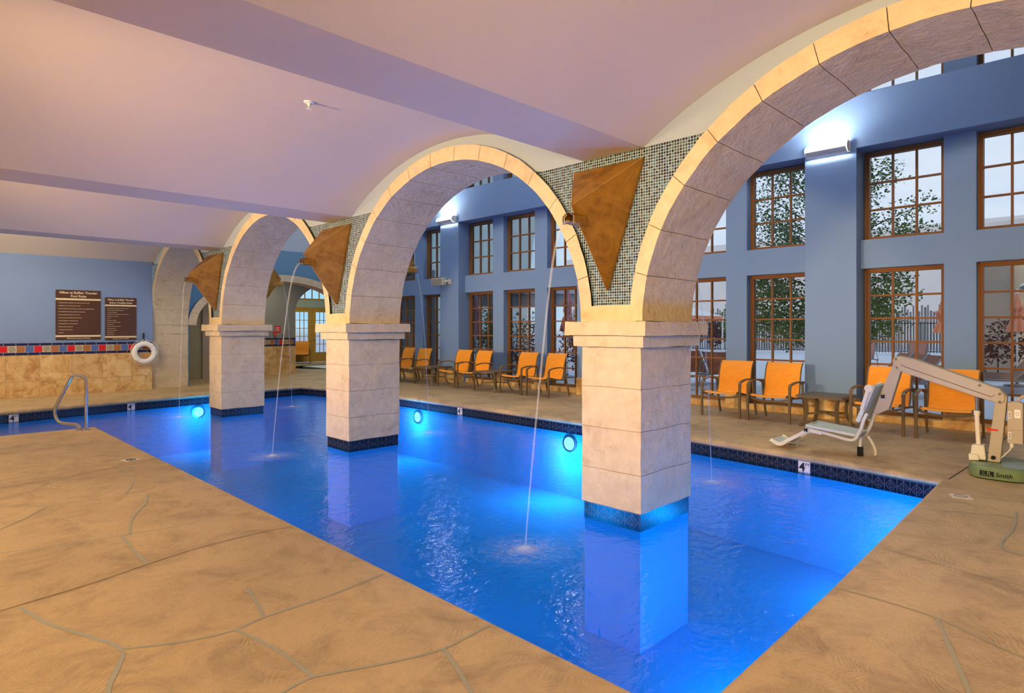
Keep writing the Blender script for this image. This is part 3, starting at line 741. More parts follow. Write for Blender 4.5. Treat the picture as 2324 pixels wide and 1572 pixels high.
b = MB(); b.box(9.0, 9.2, 20.8, 26.6, 0, 3.9); b.box(16, 16.2, 20.8, 26.6, 0, 3.9); b.build('wall_spa_side', MAT['spa_wall'], kind='structure')
b = MB(); b.box(9.0, 12.5, 26.4, 26.6, 0, 3.9); b.box(14.6, 16.2, 26.4, 26.6, 0, 3.9); b.box(12.5, 14.6, 26.4, 26.6, 2.5, 2.83); b.box(12.5, 14.6, 26.4, 26.6, 3.42, 3.9); b.build('wall_spa_far', MAT['spa_wall'], kind='structure')
b = MB(); b.box(9.0, 16.2, 20.8, 26.6, 3.9, 4.0); b.build('ceiling_spa', MAT['grey_plaster'], kind='structure')
fd = bpy.data.objects.new('door_1', None); COL.objects.link(fd); fd.location = (12.5, 26.42, 0); fd['kind'] = 'structure'
m = MB(); m.box(0, 2.1, 0, 0.1, 2.42, 2.5); m.box(1.03, 1.05, 0.0, 0.08, 0, 2.42)
for x0 in (0.0, 2.02): m.box(x0, x0 + 0.08, 0, 0.1, 0, 2.42)
m.build('door_frame', MAT['wood_gold'], fd)
for x0 in (0.08, 1.05):
    m = MB(); W = 0.95
    m.box(x0, x0 + 0.17, 0.02, 0.07, 0.02, 2.42); m.box(x0 + W - 0.17, x0 + W, 0.02, 0.07, 0.02, 2.42); m.box(x0 + 0.17, x0 + W - 0.17, 0.02, 0.07, 0.02, 0.45); m.box(x0 + 0.17, x0 + W - 0.17, 0.02, 0.07, 2.28, 2.42)
    for i in (1, 2): m.box(x0 + 0.17 + i * 0.61 / 3 - 0.012, x0 + 0.17 + i * 0.61 / 3 + 0.012, 0.03, 0.06, 0.45, 2.28)
    for i in range(1, 5): m.box(x0 + 0.17, x0 + W - 0.17, 0.03, 0.06, 0.45 + i * 1.83 / 5 - 0.012, 0.45 + i * 1.83 / 5 + 0.012)
    l_ = m.build('door_leaf', MAT['wood_gold'], fd)
    m = MB(); m.box(x0 + 0.17, x0 + W - 0.17, 0.042, 0.048, 0.45, 2.28); m.build('door_glass', MAT['glass'], l_)
    m = MB(); xk = x0 + (W - 0.08 if x0 < 0.5 else 0.08); m.tube([(xk, 0.02, 1.0), (xk, -0.03, 1.0), (xk + 0.08, -0.03, 1.0)], 0.01, 6); m.build('door_handle', MAT['steel'], l_)

e = bpy.data.objects.new('window_100', None); COL.objects.link(e); e.location = (12.5, 26.42, 2.83); e['kind'] = 'structure'
m = MB(); m.box(0, 2.1, 0, 0.1, 0, 0.07); m.box(0, 2.1, 0, 0.1, 0.52, 0.59); m.box(0, 0.07, 0, 0.1, 0.07, 0.52); m.box(2.03, 2.1, 0, 0.1, 0.07, 0.52)
for i in range(1, 6): m.box(2.1 * i / 6 - 0.015, 2.1 * i / 6 + 0.015, 0.02, 0.08, 0.07, 0.52)
m.build('window_frame', MAT['wood_gold'], e); m = MB(); m.box(0.07, 2.03, 0.045, 0.055, 0.07, 0.52); m.build('window_glass', MAT['glass'], e)

# ------------------------------------------------------------------ window wall
XP, XS, XW = 11.5, 11.75, 11.98        # pier face, spandrel and mullion face, window plane
PC = [-6.7, -1.5, 3.7, 8.9, 14.1]
WS = [(0.43, 1.59), (2.02, 3.18), (3.6, 4.77)]
ROWS = [(0.115, 2.60, 6), (3.09, 4.60, 3), (5.55, 7.06, 3)]
XO = 12.1; st = MB()
yA, yB = -7.0, 18.05
ysl = {yA, yB}; zsl = [0.0, 0.115, 2.60, 3.09, 4.62, 5.53, 7.08, 7.6]
for c in PC:
    for q in (-0.42, 0.42, 1.59, 2.02, 3.18, 3.60, 4.78):
        if yA < c + q < yB: ysl.add(round(c + q, 3))
ysl = sorted(ysl)
def depth(y, z):
    if 4.62 < z < 5.53 or z > 7.08: return XP
    for c in PC:
        r = y - c
        if -0.42 < r < 0.42: return XP
        if 0.42 < r < 4.78:
            if 1.59 < r < 2.02 or 3.18 < r < 3.60: return XS
            if 2.60 < z < 3.09: return XS
            if z < 0.115: return XS + 0.02
            return None
    return XP
b = MB()
def quad(a, b_, c, d): b.add([a, b_, c, d], [(0, 1, 2, 3)])
NY, NZ = len(ysl) - 1, len(zsl) - 1
DM = [[depth((ysl[i] + ysl[i + 1]) / 2, (zsl[j] + zsl[j + 1]) / 2) for j in range(NZ)] for i in range(NY)]
for i in range(NY):
    for j in range(NZ):
        d = DM[i][j]; y0, y1, z0, z1 = ysl[i], ysl[i + 1], zsl[j], zsl[j + 1]
        if d: quad((d, y0, z0), (d, y1, z0), (d, y1, z1), (d, y0, z1)); quad((XO, y0, z0), (XO, y0, z1), (XO, y1, z1), (XO, y1, z0))
        for (ii, jj, e) in ((i + 1, j, 'y'), (i, j + 1, 'z')):
            if ii >= NY or jj >= NZ: continue
            d2 = DM[ii][jj]; a_ = d or XO; c_ = d2 or XO
            if abs(a_ - c_) < 1e-6: continue
            # split the step at intermediate depth levels so that the pieces share vertices
            lv = sorted({a_, c_} | {q for q in (XP, XS, XS + 0.02, XO) if min(a_, c_) < q < max(a_, c_)})
            if True:
                lv = [min(a_, c_), max(a_, c_)]
            if e == 'y': quad((lv[0], y1, z0), (lv[1], y1, z0), (lv[1], y1, z1), (lv[0], y1, z1))
            else: quad((lv[0], y0, z1), (lv[1], y0, z1), (lv[1], y1, z1), (lv[0], y1, z1))
for c in PC:
    y0, y1 = c - 0.42, c + 0.42
    if y1 < yA: continue
    st.box(XP - 0.02, XP + 0.2, max(y0, yA) - 0.01, y1 + 0.01, 0, 0.40)
    for a0, a1 in ((1.59, 2.02), (3.18, 3.60)):
        if c + a0 > yB: continue
        st.box(XS - 0.02, XS + 0.1, c + a0 - 0.01, min(c + a1, yB) + 0.01, 0, 0.40)
    for a0, a1 in WS: st.box(XS, XO, max(c + a0, yA) + 0.015, min(c + a1, yB) - 0.015, 0, 0.117)
wr = b.build('wall_right', MAT['blue_plaster'], kind='structure', bevel=0.022, seg=3)
st.build('stone_base', MAT['travertine'], wr, bevel=0.006)

def window_mesh(W, z0, z1, rows):
    H = z1 - z0; f = MB(); fw = 0.065
    f.box(-0.05, 0.05, 0, fw, 0, H); f.box(-0.05, 0.05, W - fw, W, 0, H); f.box(-0.05, 0.05, fw, W - fw, H - fw, H); f.box(-0.05, 0.05, fw, W - fw, 0, fw * 0.9)
    f.box(-0.075, -0.045, 0, 0.03, 0, H); f.box(-0.075, -0.045, W - 0.03, W, 0, H); f.box(-0.075, -0.045, 0, W, H - 0.03, H)
    iw = W - 2 * fw; ih = H - 2 * fw
    for i in (1, 2): f.box(-0.03, 0.03, fw + iw * i / 3 - 0.016, fw + iw * i / 3 + 0.016, fw, H - fw)
    for i in range(1, rows): f.box(-0.027, 0.027, fw, W - fw, fw + ih * i / rows - 0.016, fw + ih * i / rows + 0.016)
    gm = MB(); gm.box(-0.004, 0.004, fw, W - fw, fw, H - fw)
    return f, gm
WN = 0; proto = {}
for c in PC:
    for a0, a1 in WS:
        y0, y1 = c + a0, c + a1
        if y0 < yA or y1 > yB + 0.1: continue
        for ri, (z0, z1, rows) in enumerate(ROWS):
            WN += 1
            e = bpy.data.objects.new('window_%d' % WN, None); COL.objects.link(e); e.location = (XW, y0, z0); e['kind'] = 'structure'
            if ri not in proto:
                f, gm = window_mesh(1.165, z0, z1, rows)
                proto[ri] = (f.build('window_frame', MAT['wood'], e, bevel=0.004), gm.build('window_glass', MAT['glass'], e))
            else:
                for q in proto[ri]:
                    cc = q.copy(); COL.objects.link(cc); cc.parent = e

# wall sconces
def sconce(y, z, label):
    t = thing('wall_sconce', label, 'wall lamp', (XP, y, z), group='sconces on the window piers')
    m = MB(); m.box(-0.05, 0, -0.36, 0.36, -0.10, 0.08); m.build('back_plate', MAT['white_paint'], t, bevel=0.006)
    for nm, ua, ub, mt in (('curved_shade', 0.0, 0.45, 'white_paint'), ('diffuser', 0.45, 1.0, 'lens_glow')):
        m = MB(); m.sheet(lambda u, v: (-0.03 - 0.17 * sin(pi * 0.08 + (ua + (ub - ua) * u) * pi * 0.80), -0.33 + 0.66 * v, -0.10 * cos(pi * 0.08 + (ua + (ub - ua) * u) * pi * 0.80) - 0.005), 8, 1, 0.006)
        m.build(nm, MAT[mt], t)
    for s_ in (-1, 1):
        m = MB(); m.prism([(-0.03, -0.10)] + [(-0.03 - 0.15 * sin(pi * k / 12), -0.10 * cos(pi * k / 12)) for k in range(1, 12)] + [(-0.03, 0.085)], 'y', s_ * 0.335 - 0.006, s_ * 0.335 + 0.006)
        m.build('end_cap', MAT['white_paint'], t)
    m = MB(); m.box(-0.15, -0.05, -0.31, 0.31, 0.055, 0.085); m.build('lamp_tube', MAT['lamp_glow'], t)
    l = area('sconce_light', (XP - 0.16, y, z + 0.14), (pi, 0, 0), 0.3, 0.6, 12, (1.0, 0.94, 0.84)); l.rotation_euler = (pi, math.radians(-18), 0)
sconce(3.72, 4.67, 'lit white half-round sconce above the window pier beside the near arch')
sconce(14.12, 4.72, 'lit white half-round sconce seen glowing through the second arch')
sconce(8.9, 4.7, 'lit white half-round sconce on the pier hidden by the nearest pillar')

t = thing('wall_speaker', 'small off-white loudspeaker on the far window pier', 'loudspeaker', (XP, 14.33, 2.93))
m = MB(); m.box(-0.20, -0.05, -0.18, 0.36, -0.10, 0.11); m.build('cabinet', MAT['speaker_white'], t, bevel=0.015)
m = MB(); m.box(-0.207, -0.199, -0.14, 0.32, -0.075, 0.085); m.build('grille', MAT['lift_grey'], t)
m = MB(); m.tube([(-0.01, -0.28, 0), (-0.12, -0.28, 0.0), (-0.12, -0.18, 0)], 0.03, 8); m.box(-0.03, 0, -0.34, -0.2, -0.07, 0.07); m.build('bracket', MAT['speaker_white'], t)

# ceiling sprinkler
t = thing('sprinkler', 'small white fire sprinkler head in the vaulted ceiling', 'sprinkler', (2.97, 5.86, 3.87))
m = MB(); m.lathe([(0.001, 0.0), (0.055, -0.002), (0.05, -0.012), (0.02, -0.02), (0.015, -0.05), (0.001, -0.05)], seg=14); m.build('escutcheon', MAT['white_paint'], t)
m = MB(); m.lathe([(0.001, -0.05), (0.006, -0.07), (0.028, -0.072), (0.028, -0.076), (0.001, -0.076)], seg=12); m.build('deflector', MAT['white_paint'], t)

# ------------------------------------------------------------------ copper pyramid fountains
def fountain(k, side, throw, label):
    yc = (COLS[k][0] + COLS[k][1]) / 2 + (0.04 if side < 0 else 0)
    xw = XF + 0.038 if side < 0 else XB - 0.038
    t = thing('fountain_spout', label, 'fountain', (xw, yc, 1.94), group='copper pyramid fountains on the arcade')
    s = side
    A = (0, -0.395, 1.18); B = (0, 0.395, 1.18); D = (0, 0, 0.0); N_ = (s * 0.56, 0.0, 0.73); Q = (s * 0.05, 0, 0)
    m = MB(); off = lambda p: (p[0] + s * 0.035, p[1], p[2])
    A2, B2, D2 = off(A), off(B), off(D)
    m.add([A2, B2, D2, N_, A, B, D], [(0, 1, 3), (1, 2, 3), (2, 0, 3), (0, 4, 5, 1), (1, 5, 6, 2), (2, 6, 4, 0), (4, 5, 6)])
    m.build('copper_pyramid', MAT['copper'], t, bevel=0.004)
    for P_, Q_ in ((A2, N_), (B2, N_), (D2, N_)):
        m = MB(); m.tube([P_, N_], 0.0045, 6); m.build('ridge_highlight', MAT['copper_edge'], t)  # added brighter tubes: the bright line along each ridge, put in as colour
    m = MB(); z = 0.66; x0 = s * 0.33; x1 = s * 0.585
    m.add([(x0, -0.05, z - 0.10), (x0, 0.05, z - 0.10), (x0, 0, z + 0.04), (x1, -0.055, z - 0.085), (x1, 0.055, z - 0.085), (x1, 0, z + 0.005),
           (x0, -0.05, z - 0.0), (x0, 0.05, z), (x1, -0.055, z - 0.03), (x1, 0.055, z - 0.03)],
          [(0, 3, 8, 6), (6, 8, 5, 2), (2, 5, 9, 7), (7, 9, 4, 1), (1, 4, 3, 0), (0, 6, 2, 7, 1)])
    spt = m.build('spout', MAT['copper'], t)
    m = MB(); x2 = s * 0.60
    pr_ = [(-0.058, z - 0.09), (0.058, z - 0.09), (0.058, z - 0.028), (0.0, z + 0.01), (-0.058, z - 0.028)]
    m.tube([(x2, a, b_) for a, b_ in pr_], 0.008, 6, closed=True); m.box(min(x1, x2) - 0.01, max(x1, x2) + 0.01, -0.055, 0.055, z - 0.088, z - 0.08)
    m.build('spout_lip', MAT['steel'], spt)
    m = MB(); zs = z - 0.075; drop = zs + 1.94 - WZ; pts = []; rr = []
    for i in range(25):
        q = i / 24; h = drop * q * q; pts.append((x2 + s * throw * q, 0.012 * sin(q * 7), zs - h)); rr.append(0.013 * (1 - 0.5 * q))
    m.tube(pts, rr, 8); m.build('water_jet', MAT['stream'], t)
    m = MB()
    def sp_(u, v):
        a = 2 * pi * u; r = 0.42 * v; h = 0.022 * math.exp(-(r / 0.07) ** 2) + 0.004 * sin(r * 60) * math.exp(-r * 5)
        return (x2 * 0 + r * cos(a), r * sin(a), h + 0.006)
    m.grid(sp_, 32, 14, 0, True)
    m.build('splash', MAT['foam'], t, loc=(x2 + s * throw, 0, WZ - 1.94))
fountain(2, -1, 0.54, 'big copper pyramid fountain on the mosaic above the nearest pillar')
fountain(3, -1, 0.42, 'copper pyramid fountain on the mosaic above the second pillar')
fountain(4, -1, 0.12, 'copper pyramid fountain above the third pillar, next to the farthest arch')
fountain(2, 1, 0.55, 'copper fountain on the hidden window side of the nearest pillar')
fountain(3, 1, 0.28, 'copper fountain on the window side of the second pillar, mostly hidden')
fountain(4, 1, 0.22, 'copper fountain peeking out from the window side of the third pillar')

# ------------------------------------------------------------------ chairs and tables
def make_chair(label, loc, rz=0):
    t = thing('patio_chair', label, 'chair', loc, rz, 'orange sling chairs along the windows')
    prof = smooth([(-0.36, 0, 0.425), (-0.31, 0, 0.455), (-0.15, 0, 0.425), (0.08, 0, 0.385), (0.155, 0, 0.41), (0.20, 0, 0.52), (0.235, 0, 0.72), (0.285, 0, 0.89), (0.35, 0, 0.975)], 4)
    k = next(i for i, p in enumerate(prof) if p.x > 0.14)
    def surf(P, w_): 
        def f(u, v):
            x = u * (len(P) - 1); i = min(int(x), len(P) - 2); q = P[i].lerp(P[i + 1], x - i)
            e = 1 - (2 * v - 1) ** 2
            return (q.x + 0.012 * e * (1 if q.z > 0.5 else 0), (v - 0.5) * 2 * w_, q.z - (0.015 * e if q.z < 0.5 else 0))
        return f
    m = MB(); m.sheet(surf(prof[:k + 1], 0.295), k, 6, 0.006); m.build('seat', MAT['sling'], t)
    m = MB(); P2 = prof[k:]; m.sheet(surf(P2, 0.295), len(P2) - 1, 6, 0.006); m.build('backrest', MAT['sling'], t)
    for s_ in (-1, 1):
        m = MB(); m.tube([(p.x, s_ * 0.305, p.z) for p in prof], 0.013, 6); m.build('sling_rail', MAT['chair_frame'], t)
        m = MB()
        m.tube(smooth([(-0.335, s_ * 0.355, 0.56), (-0.325, s_ * 0.355, 0.615), (-0.27, s_ * 0.357, 0.645), (-0.10, s_ * 0.36, 0.672), (0.08, s_ * 0.36, 0.668), (0.22, s_ * 0.345, 0.625)], 4), 0, flat=(0.052, 0.024, (0, 0, 1)))
        m.build('armrest', MAT['chair_frame'], t, bevel=0.004)
        m = MB(); m.tube([(-0.345, s_ * 0.355, 0.0), (-0.342, s_ * 0.355, 0.30), (-0.335, s_ * 0.355, 0.575)], 0, flat=(0.042, 0.030, (1, 0, 0))); m.build('leg', MAT['chair_frame'], t, bevel=0.003)
        m = MB(); m.tube(smooth([(0.36, s_ * 0.345, 0.0), (0.28, s_ * 0.345, 0.30), (0.235, s_ * 0.345, 0.47), (0.225, s_ * 0.345, 0.63)], 4), 0, flat=(0.034, 0.028, (1, 0, 0))); m.build('leg', MAT['chair_frame'], t, bevel=0.003)
    m = MB(); m.tube(smooth([(-0.30, -0.345, 0.40), (-0.30, -0.15, 0.352), (-0.30, 0.15, 0.352), (-0.30, 0.345, 0.40)], 5), 0, flat=(0.022, 0.034, (0, 0, 1)))
    m.tube([(0.22, -0.345, 0.385), (0.22, 0.345, 0.385)], 0.013, 6)
    for s_ in (-1, 1): m.tube([(-0.31, s_ * 0.338, 0.405), (0.24, s_ * 0.335, 0.38)], 0.012, 6)
    m.build('seat_frame', MAT['chair_frame'], t)
    return t
CX = 10.79
ch0 = make_chair('orange sling chair just right of the nearest pillar, left of its twin', (CX, 5.19, 0), 0)
for y, lab in ((4.33, 'orange sling chair immediately left of the bronze side table by the wide pier'),
               (2.70, 'orange sling chair behind the pool lift seat, right of the side table'),
               (1.85, 'orange sling chair behind the pool lift boom, last one at right'),
               (15.50, 'orange sling chair at the far left end of the row by the windows'),
               (14.70, 'second orange sling chair from the far left end, left of a side table'),
               (12.93, 'orange sling chair right of the far side table, under the speaker pier'),
               (12.12, 'orange sling chair left of the middle side table, before the umbrella window'),
               (10.50, 'orange sling chair right of the middle side table'),
               (9.61, 'orange sling chair beside the nearest pillar, at its left')):
    dup(ch0, (CX, y, 0), random.uniform(-0.05, 0.05), lab)
dup(ch0, (12.7, 25.75, 0), math.radians(62), 'lone orange sling chair before the glazed doors of the spa room')['group'] = 'spa room seating'

def make_table(label, loc):
    t = thing('side_table', label, 'table', loc, 0, 'bronze side tables between the chairs')
    m = MB(); m.box(-0.37, 0.37, -0.35, 0.35, 0.465, 0.505); m.box(-0.33, 0.33, -0.31, 0.31, 0.505, 0.508); m.build('tabletop', MAT['table_bronze'], t, bevel=0.008)
    for sx in (-1, 1):
        for sy in (-1, 1):
            m = MB(); m.tube(smooth([(sx * 0.32, sy * 0.31, 0.0), (sx * 0.27, sy * 0.26, 0.08), (sx * 0.235, sy * 0.225, 0.22), (sx * 0.24, sy * 0.23, 0.36), (sx * 0.27, sy * 0.26, 0.465)], 4), 0, flat=(0.055, 0.035, (sx, sy, 0)))
            m.build('leg', MAT['table_bronze'], t, bevel=0.004)
    m = MB(); m.tube([(-0.235, -0.225, 0.2), (-0.07, 0, 0.215), (-0.235, 0.225, 0.2)], 0, flat=(0.02, 0.03, (0, 0, 1))); m.tube([(0.235, -0.225, 0.2), (0.07, 0, 0.215), (0.235, 0.225, 0.2)], 0, flat=(0.02, 0.03, (0, 0, 1))); m.tube([(-0.075, 0, 0.215), (0.075, 0, 0.215)], 0.012, 6)
    m.build('stretcher', MAT['table_bronze'], t)
    return t
tb0 = make_table('bronze side table in front of the wide blue pier', (10.72, 3.50, 0))
dup(tb0, (10.72, 13.82, 0), 0, 'bronze side table farthest along the window row')
dup(tb0, (10.72, 11.32, 0), 0, 'bronze side table in the middle of the window row')

# ------------------------------------------------------------------ hand rail
t = thing('pool_handrail', 'stainless steel grab rail at the far corner of the tan deck', 'handrail', (2.13, 11.5, 0))
m = MB(); r = 0.024
m.tube(smooth([(0.0, 0.0, 0.0), (0.0, 0.0, 0.45), (0.0, 0.0, 0.74), (-0.02, 0.02, 0.82), (-0.09, 0.06, 0.855), (-0.16, 0.10, 0.84), (-0.22, 0.14, 0.70), (-0.33, 0.22, 0.42), (-0.36, 0.24, 0.30), (-0.34, 0.23, 0.18), (-0.28, 0.19, 0.12), (-0.12, 0.09, 0.09), (-0.08, 0.05, 0.05), (-0.07, 0.04, 0.0)], 5), r, 12)
m.build('rail', MAT['steel'], t)
m = MB()
for x, y in ((0, 0), (-0.07, 0.04)): m.lathe([(0.001, 0.022), (0.03, 0.02), (0.055, 0.006), (0.06, 0.0)], (x, y, 0), 16)
m.build('floor_flange', MAT['steel'], t)

# ------------------------------------------------------------------ depth tiles and deck tiles
def marker(label, loc, facing):
    """facing: unit vector into the pool; tile stands in the waterline band"""
    t = thing('depth_marker', label, 'depth marker', loc, group='4 FT depth tiles')
    f = Vector((*facing, 0)); s_ = Vector((f.y, -f.x, 0)) * -1      # reading direction
    fx = lambda x, y, o: tuple(s_ * x + f * o + Vector((0, 0, y)))
    m = MB(); W = 0.15; H = 0.15
    m.add([fx(x, y, o) for o in (0.0, 0.006) for x in (-W / 2, W / 2) for y in (-H / 2, H / 2)], [(0, 1, 3, 2), (4, 6, 7, 5), (0, 4, 5, 1), (2, 3, 7, 6), (0, 2, 6, 4), (1, 5, 7, 3)])
    m.build('tile', MAT['marker_tile'], t)
    m = MB(); put_text(m, '4', 0.15, lambda x, y: fx(x - 0.025, y - 0.005, 0.0075), bold=0.004); put_text(m, 'FT', 0.052, lambda x, y: fx(x + 0.042, y + 0.032, 0.0075), bold=0.001)
    m.build('lettering', MAT['black'], t)
marker('4 FT depth tile on the window side, right of the nearest pillar', (8.082, 2.9, -0.155), (-0.991, 0.136))
marker('4 FT depth tile on the window side, beyond the second pillar', (8.37 - 0.002, 9.9, -0.155), (-1, 0))
marker('4 FT depth tile below the wall at the left edge of the picture', (1.65, 15.222, -0.155), (0.18, -1))
marker('4 FT depth tile below the life ring', (3.72, 15.60, -0.155), (0.17, -1))
marker('4 FT depth tile right of the third pillar', (6.5, 15.866, -0.155), (0.09, -1))
def plate(label, cx_, cy_, rz, kind_):
    t = thing('deck_tile', label, 'floor tile', (cx_, cy_, 0.001), rz)
    m = MB(); m.box(-0.08, 0.08, -0.08, 0.08, 0, 0.003); m.build('tile', MAT['marker_tile'], t)
    m = MB()
    m.tube([(0.05 * cos(2 * pi * i / 24), 0.05 * sin(2 * pi * i / 24), 0.004) for i in range(24)], 0.005, 4, closed=True)
    if kind_: m.box(-0.05, 0.05, -0.005, 0.005, 0.003, 0.005)
    else:
        put_text(m, '4', 0.07, lambda x, y: (x, y, 0.0045), bold=0.002)
    m.build('symbol', MAT['black'] if not kind_ else MAT['grey_frame'], t)
plate('inset safety tile on the tan deck near the left pool edge', 2.03, 8.52, 0.3, 0)
plate('inset no-diving tile on the deck before the pool lift', 7.13, 1.14, -1.2, 1)
plate('inset safety tile on the deck under the lift footrest', 8.62, 3.25, -1.4, 1)
plate('inset safety tile on the deck beyond the second pillar', 8.75, 11.3, -1.4, 1)

# ------------------------------------------------------------------ pool lift
t = thing('pool_lift', 'beige and green accessible pool lift with folding seat at the deck corner', 'pool lift', (8.5, 1.02, 0))
def L(q): return (q[0] * 0.9884 - 1.02, 1.6 + (q[1] - 1.6) * 0.9884)
# base: rounded footprint
def sup(a, b, n_, ex=3.2):
    out = []
    for i in range(n_):
        th = 2 * pi * i / n_; c, s = cos(th), sin(th)
        out.append((a * math.copysign(abs(c) ** (2 / ex), c), b * math.copysign(abs(s) ** (2 / ex), s)))
    return out
m = MB(); fp = sup(0.40, 0.28, 40)
rings = [(1.0, 0.012), (1.01, 0.06), (0.99, 0.105), (0.95, 0.125), (0.88, 0.135)]
v = [(x * k + 0.02, y * k - 0.03, z) for k, z in rings for x, y in fp]; nn_ = 40
m.add(v, [(i * nn_ + j, i * nn_ + (j + 1) % nn_, (i + 1) * nn_ + (j + 1) % nn_, (i + 1) * nn_ + j) for i in range(4) for j in range(nn_)], 0, True)
m.add(v, [tuple(range(nn_))[::-1], tuple(range(4 * nn_, 5 * nn_))])
base_o = m.build('base', MAT['lift_green'], t, angle=50)
m = MB(); v = [(x * k + 0.02, y * k - 0.03, z) for k, z in ((0.97, 0.0), (0.97, 0.014)) for x, y in fp]; m.add(v, [(j, (j + 1) % nn_, nn_ + (j + 1) % nn_, nn_ + j) for j in range(nn_)]); m.build('foot_pad', MAT['black'], base_o)
m = MB()
def onbase(x, y):                       # wrap the lettering round the pool-facing side of the base
    # arc length runs along -y on the side facing the pool, sampled from the footprint
    yy = -0.03 - x; b_ = 0.28; q = max(-0.999, min(0.999, (yy + 0.03) / b_)); xx = -0.40 * (1 - abs(q) ** 3.2) ** (1 / 3.2)
    return (0.02 + xx * 1.013 - 0.003, yy, 0.062 + y)
put_text(m, 'S.R.', 0.062, lambda x, y: onbase(x - 0.085, y), bold=0.0015, shear=0.15, mi=1)
put_text(m, 'Smith', 0.062, lambda x, y: onbase(x + 0.055, y), bold=0.001, shear=0.25)
m.add([onbase(x, y) for x in [-0.145 + 0.015 * i for i in range(9)] for y in (-0.026, 0.03)], [(2 * i, 2 * i + 1, 2 * i + 3, 2 * i + 2) for i in range(8)])
m.v = [(p[0] - (0.002 if i < 0 else 0), p[1], p[2]) for i, p in enumerate(m.v)]
lt = m.build('logo', [MAT['black'], MAT['lift_green']], base_o)
def plate2(name, poly, x0, x1, mat, bev=0.012, parent=None):
    m = MB(); m.prism([L(q) for q in poly], 'x', x0, x1); return m.build(name, MAT[mat], parent or t, bevel=bev)
plate2('mast', [(1.062, 0.80), (0.965, 0.868), (0.955, 0.84), (1.014, 0.12), (1.126, 0.12)], -0.05, 0.06, 'lift_grey', 0.008)
bo = plate2('boom', [(2.04, 1.19), (2.025, 1.235), (1.98, 1.253), (1.80, 1.217), (1.014, 0.924), (0.968, 0.861), (0.975, 0.79), (1.0, 0.762), (1.067, 0.774), (1.643, 0.964), (1.975, 1.075), (2.03, 1.14)], -0.075, 0.085, 'lift_grey', 0.014)
m = MB()
for q in ((2.0, 1.215), (1.99, 1.115), (1.19, 0.955), (1.015, 0.872), (1.015, 0.785)):
    y_, z_ = L(q); m.lathe([(0.001, 0.012), (0.012, 0.012), (0.016, 0.0)], (-0.076, y_, z_), 10, M=Matrix.Rotation(-pi / 2, 3, 'Y'))
m.build('bolts', MAT['steel'], bo)
m = MB(); a_ = [L(q) for q in ((1.06, 0.855), (1.09, 0.835), (1.9, 1.125), (1.95, 1.15))]
m.tube([(-0.076, y_, z_) for y_, z_ in a_], 0.003, 5); m.build('boom_seam', MAT['black'], bo)
plate2('drop_arm', [(2.03, 1.18), (1.95, 1.10), (2.085, 0.60), (2.231, 0.515), (2.25, 0.56), (2.129, 0.92)], -0.045, 0.06, 'lift_grey', 0.008)
ac = MB(); p1 = L((1.235, 0.84)); p2 = L((1.225, 0.655)); p3 = L((1.21, 0.28)); xa = -0.01
ac.tube([(xa, p1[0], p1[1] + 0.05), (xa, *p2)], 0.013, 10, 1); ac.tube([(xa, p2[0], p2[1] + 0.01), (xa, p2[0], p2[1] - 0.04)], 0.030, 12); ac.tube([(xa, p2[0], p2[1] - 0.03), (xa, *p3)], 0.023, 12)
ac.build('actuator', [MAT['speaker_white'], MAT['chrome']], t)
m = MB(); m.prism([L(q) for q in ((1.265, 0.288), (1.15, 0.294), (1.135, 0.13), (1.28, 0.13))], 'x', -0.075, 0.06); m.prism([L(q) for q in ((1.29, 0.19), (1.2, 0.19), (1.19, 0.125), (1.285, 0.115))], 'x', -0.11, 0.0)
m.build('motor_housing', MAT['lift_white'], t, bevel=0.012)
m = MB(); m.box(-0.02, 0.10, -0.205, -0.075, 0.355, 0.79); m.box(-0.028, 0.105, -0.21, -0.07, 0.495, 0.50)
cb = m.build('control_box', MAT['lift_grey'], t, bevel=0.012)
m = MB()
for z_ in (0.40, 0.62): m = MB(); m.box(-0.0215, -0.0195, -0.107, -0.082, z_, z_ + 0.075); m.build('barcode_sticker', MAT['white_paint'], cb)
m = MB(); m.box(-0.0215, -0.0195, -0.185, -0.135, 0.63, 0.72); m.build('label_sticker', MAT['white_paint'], cb)
m = MB()
for z_ in (0.40, 0.62):
    for i in range(6): m.box(-0.0225, -0.0214, -0.103, -0.086, z_ + 0.008 + i * 0.010, z_ + 0.013 + i * 0.010)
m.tube([(-0.0225, -0.16 + 0.012 * cos(a), 0.675 + 0.02 * sin(a)) for a in [2 * pi * i / 10 for i in range(10)]], 0.0015, 4, closed=True)
m.build('sticker_print', MAT['black'], cb)
m = MB(); m.box(-0.0, 0.07, -0.18, -0.10, 0.79, 0.80); m.tube([(0.03, -0.15, 0.81), (0.03, -0.2, 0.86), (0.03, -0.26, 0.87)], 0.014, 8); m.build('box_handle', MAT['lift_grey'], cb)
m = MB(); m.tube(smooth([(0.0, -0.11, 0.36), (0.0, -0.10, 0.29), (0.0, -0.05, 0.22), (0.0, 0.0, 0.15)], 5), 0.007, 6); m.tube([(0.0, -0.11, 0.37), (0.0, -0.11, 0.31)], 0.018, 8); m.build('cable', MAT['lift_white'], t)
m = MB(); m.box(-0.052, -0.049, 0.0, 0.095, 0.475, 0.495); m.build('warning_sticker', MAT['red_paint'], t)
m = MB(); m.lathe([(0.001, 0.03), (0.02, 0.028), (0.022, 0.0)], (-0.05, 0.04, 0.185), 12, M=Matrix.Rotation(-pi / 2, 3, 'Y')); m.build('knob', MAT['black'], t)
